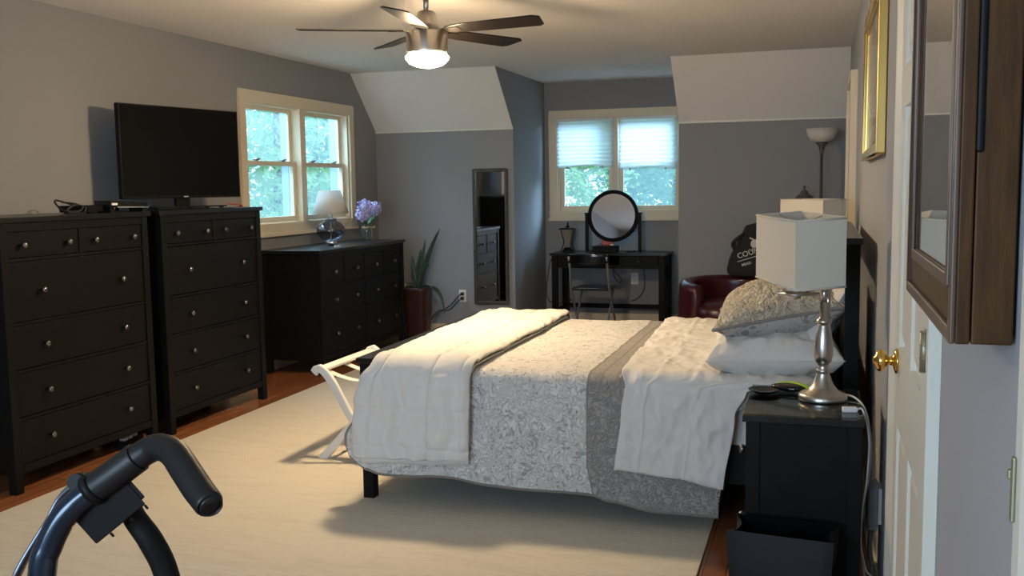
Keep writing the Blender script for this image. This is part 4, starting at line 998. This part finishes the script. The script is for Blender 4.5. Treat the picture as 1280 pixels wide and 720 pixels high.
for y in (-.24, -.02, .20):
    MB().grid(lambda u, v: Vector((-.225+.45*u, y+(v-.5)*.05, .476-.055*math.sin(PI*u))), 14, 2).build('strap', RACKW, t, solid=.004)

# ------------------------------------------------------------ ceiling fan
FX, FY = 2.165, 4.80
t = thing('ceiling_fan', 'brushed nickel ceiling fan with dark blades and a lit glass dome', 'ceiling fan', (FX, FY, CZ))
Z = lambda z: z-CZ
MB().lathe([(.07, Z(2.40)), (.075, Z(2.455)), (.06, Z(2.468))], 32).build('canopy', NICKEL, t)
MB().cyl((0, 0, Z(2.30)), (0, 0, Z(2.42)), .014).build('downrod', NICKEL, t)
MB().lathe([(.035, Z(2.325)), (.045, Z(2.318)), (.058, Z(2.27)), (.072, Z(2.232)), (.105, Z(2.222)), (.109, Z(2.215)), (.106, Z(2.125)), (.107, Z(2.118)), (.104, Z(2.108)), (.098, Z(2.106))], 48).build('motor_housing', NICKEL, t)
MB().lathe([(.099, Z(2.106)), (.113, Z(2.094)), (.109, Z(2.080)), (.090, Z(2.060)), (.060, Z(2.046)), (.025, Z(2.039)), (.0005, Z(2.038))], 40, caps=False).build('light_dome', DOMEM, t)
for k, ang in enumerate((207, 279, 351, 63, 135)):
    a = math.radians(ang); c, s = math.cos(a), math.sin(a)
    def BP(r_, w_, z):  # tilt the blade about its own axis
        zt = z-w_*.20
        return Vector((r_*c-w_*s, r_*s+w_*c, Z(zt)))
    ol = [(.12, .030), (.17, .050), (.24, .058), (.45, .064), (.62, .068), (.645, .05)]; ol2 = [(.665, -.045), (.63, -.066), (.45, -.062), (.24, -.056), (.17, -.048), (.12, -.030)]
    pts = ol+ol2; m = MB(); n_ = len(pts); zz = 2.222
    vs = [BP(r_, w_, zz) for r_, w_ in pts]+[BP(r_, w_, zz+.007) for r_, w_ in pts]
    m.add(vs, [tuple(range(n_)), tuple(range(2*n_-1, n_-1, -1))]+[(i, i+n_, (i+1) % n_+n_, (i+1) % n_) for i in range(n_)])
    b_ = m.build('blade', BLADE, t, bevel=.002)
    m = MB(); vs = [BP(r_, w_, zz-.003) for r_, w_ in ((.06, .022), (.20, .03), (.20, -.03), (.06, -.022))]+[BP(r_, w_, zz) for r_, w_ in ((.06, .022), (.20, .03), (.20, -.03), (.06, -.022))]
    m.add(vs, [(0, 1, 2, 3), (7, 6, 5, 4)]+[(i, i+4, (i+1) % 4+4, (i+1) % 4) for i in range(4)]); m.build('blade_arm', BLADE, b_)

# ------------------------------------------------------------ right wall: picture, jewelry cabinet
t = thing('framed_picture', 'gold framed picture hung on the right wall above the headboard', 'picture', (XR, 4.16, 1.51))
hw, ph, fw_ = .615, .60, .035
m = MB()
for y0, y1, z0, z1 in ((-hw, -hw+fw_, 0, ph), (hw-fw_, hw, 0, ph), (-hw+fw_, hw-fw_, 0, fw_), (-hw+fw_, hw-fw_, ph-fw_, ph)): m.box(-.032, 0, y0, y1, z0, z1)
for y0, y1, z0, z1 in ((-hw+fw_, -hw+fw_+.012, fw_, ph-fw_), (hw-fw_-.012, hw-fw_, fw_, ph-fw_), (-hw+fw_+.012, hw-fw_-.012, fw_, fw_+.012), (-hw+fw_+.012, hw-fw_-.012, ph-fw_-.012, ph-fw_)): m.box(-.022, -.004, y0, y1, z0, z1)
m.build('frame', GOLD, t, bevel=.005)
MB().box(-.014, -.004, -hw+fw_+.004, hw-fw_-.004, fw_+.004, ph-fw_-.004).build('picture_sheet', mat('grey_print', (.30, .29, .27), .15, var=.4, vscale=4), t)

t = thing('jewelry_cabinet', 'dark wooden wall cabinet with a mirror front hung beside the door', 'wall cabinet', (XR, 1.455, 1.236))
ya, yb, hh = -.288, .288, 1.12
MB().box(-.046, -.004, ya+.002, yb-.002, 0, hh).build('cabinet_body', MAHOG, t, bevel=.002)
MB().box(-.005, 0, ya+.012, yb-.012, .01, hh-.01).build('back_panel', PLASTB, t)
fr = MB(); k = .075
for y0, y1, z0, z1 in ((ya, ya+k, 0, hh), (yb-k, yb, 0, hh), (ya+k, yb-k, 0, k), (ya+k, yb-k, hh-k, hh)): fr.box(-.0625, -.0475, y0, y1, z0, z1)
f = fr.build('front_frame', MAHOG, t, bevel=.002)
mo = MB()
def mould(off, hgt, wd):
    y0, y1, z0, z1 = ya+off, yb-off, off, hh-off
    for a, b, c, d in ((y0, y0+wd, z0, z1), (y1-wd, y1, z0, z1), (y0+wd, y1-wd, z0, z0+wd), (y0+wd, y1-wd, z1-wd, z1)): mo.box(-.0625-hgt, -.0625, a, b, c, d)
mould(.0, .006, .018); mould(.058, .004, .016)
mo.build('moulding', MAHOGF, f, bevel=.003)
MB().box(-.0605, -.0575, ya+k-.003, yb-k+.003, k-.003, hh-k+.003).build('mirror_glass', MIRR, f)
MB().box(-.0475, -.0385, ya-.0008, ya+.006, .21, .53).build('finger_pull', PLASTB, t, bevel=.004)

# ------------------------------------------------------------ walker in the foreground
t = thing('walker', 'black walking frame handle with rubber grip in the near left corner', 'walker', (3.15, .98, 0))
C0 = Vector((4.1255, 0, 1.4167)); KS = 1.10
def K(*p): return tuple(C0+(Vector(p)-C0)*KS-Vector((3.15, .98, 0)))
g = [K(3.4665, .931, 1.057), K(3.465, .932, 1.058), K(3.461, .9345, 1.060), K(3.436, .948, 1.073), K(3.405, .966, 1.091), K(3.385, .978, 1.101), K(3.362, .988, 1.105), K(3.341, .993, 1.101), K(3.317, .989, 1.087)]
MB().tube(g, [.006, .0135, .0185, .0195, .0195, .019, .0185, .0185, .0188], 20).build('grip', RUBB, t)
MB().tube([K(3.322, .990, 1.090), K(3.295, .982, 1.070), K(3.268, .975, 1.051)], .0212, 20).build('handle_sleeve', RUBB, t)
MB().tube([K(3.270, .9755, 1.053), K(3.262, .973, 1.047)], .0235, 20).build('collar', PLASTB, t)
MB().tube([K(3.268, .975, 1.051), K(3.246, .968, 1.033), K(3.228, .960, 1.012), K(3.213, .952, .980), K(3.205, .946, .945), (-.045, .05, .75), (-.05, .03, .40), (-.05, .02, .20)], .0185, 20).build('frame_tube', ALU, t)
bx = MB()
p0, p1 = Vector(K(3.305, .995, 1.048)), Vector(K(3.248, .982, 1.002)); d = (p0-p1).normalized(); cdir = (p0+Vector((3.15, .98, 0))-C0).normalized(); n2 = d.cross(cdir).normalized()
def BXP(a, b, c): return p1+(p0-p1)*a+n2*b+cdir*c
def hexa(a0, a1, b0, b1, c0, c1): bx.add([BXP(a, b, c) for c in (c0, c1) for b in (b0, b1) for a in (a0, a1)], [(0, 2, 3, 1), (4, 5, 7, 6), (0, 1, 5, 4), (2, 6, 7, 3), (0, 4, 6, 2), (1, 3, 7, 5)])
sg = 1 if n2.z > 0 else -1
hexa(-.15, 1.0, -.030, .035, -.012, .03); hexa(.35, 1.08, -.022, .03, -.010, .028); hexa(0, .8, .03, .042, -.006, .02)
for q in (.15, .6, .95): hexa(q, q+.05, -.034*sg-.004, -.034*sg+.004, -.004, .004)
bx.build('brake_housing', PLASTB, t, bevel=.003)
MB().tube([K(3.30, .998, 1.04), K(3.285, 1.020, 1.003), K(3.303, 1.030, .965), K(3.318, 1.039, .915), (.11, .16, .75), (.16, .20, .45), (.20, .22, .20)], [.012, .016, .0175, .0175, .0175, .0175, .0175], 16).build('support_tube', PLASTB, t)
lv = MB().tube([K(3.238, 1.000, 1.052), K(3.222, .996, 1.047), K(3.200, .990, 1.028), K(3.186, .978, .997), K(3.163, .955, .945), K(3.150, .94, .90)], [.012, .014, .011, .010, .013, .014], 10, flat=.4)
lv.build('brake_lever', SILV, t)
MB().cyl(K(3.228, .985, 1.052), K(3.224, 1.005, 1.048), .012).build('pivot_bolt', PLASTB, t)
MB().box(-.14, -.05, -.02, .02, .52, .90).build('fabric_panel', BLUEF, t, bevel=.01)
MB().lathe([(.04, -.012), (.085, -.016), (.095, -.010), (.095, .010), (.085, .016), (.04, .012)], 32, (-.05, .02, .095), (1, 0, 0)).build('wheel', RUBB, t)
MB().lathe([(.04, -.012), (.085, -.016), (.095, -.010), (.095, .010), (.085, .016), (.04, .012)], 32, (.20, .22, .095), (1, 0, 0)).build('wheel', RUBB, t)
MB().box(-.075, -.025, .005, .035, .18, .24).cyl((-.08, .02, .095), (-.02, .02, .095), .01).box(-.078, -.070, .005, .035, .08, .22).box(-.030, -.022, .005, .035, .08, .22).build('wheel_fork', PLASTB, t)
MB().box(.175, .225, .205, .235, .18, .24).cyl((.17, .22, .095), (.23, .22, .095), .01).box(.172, .180, .205, .235, .08, .22).box(.220, .228, .205, .235, .08, .22).build('wheel_fork', PLASTB, t)
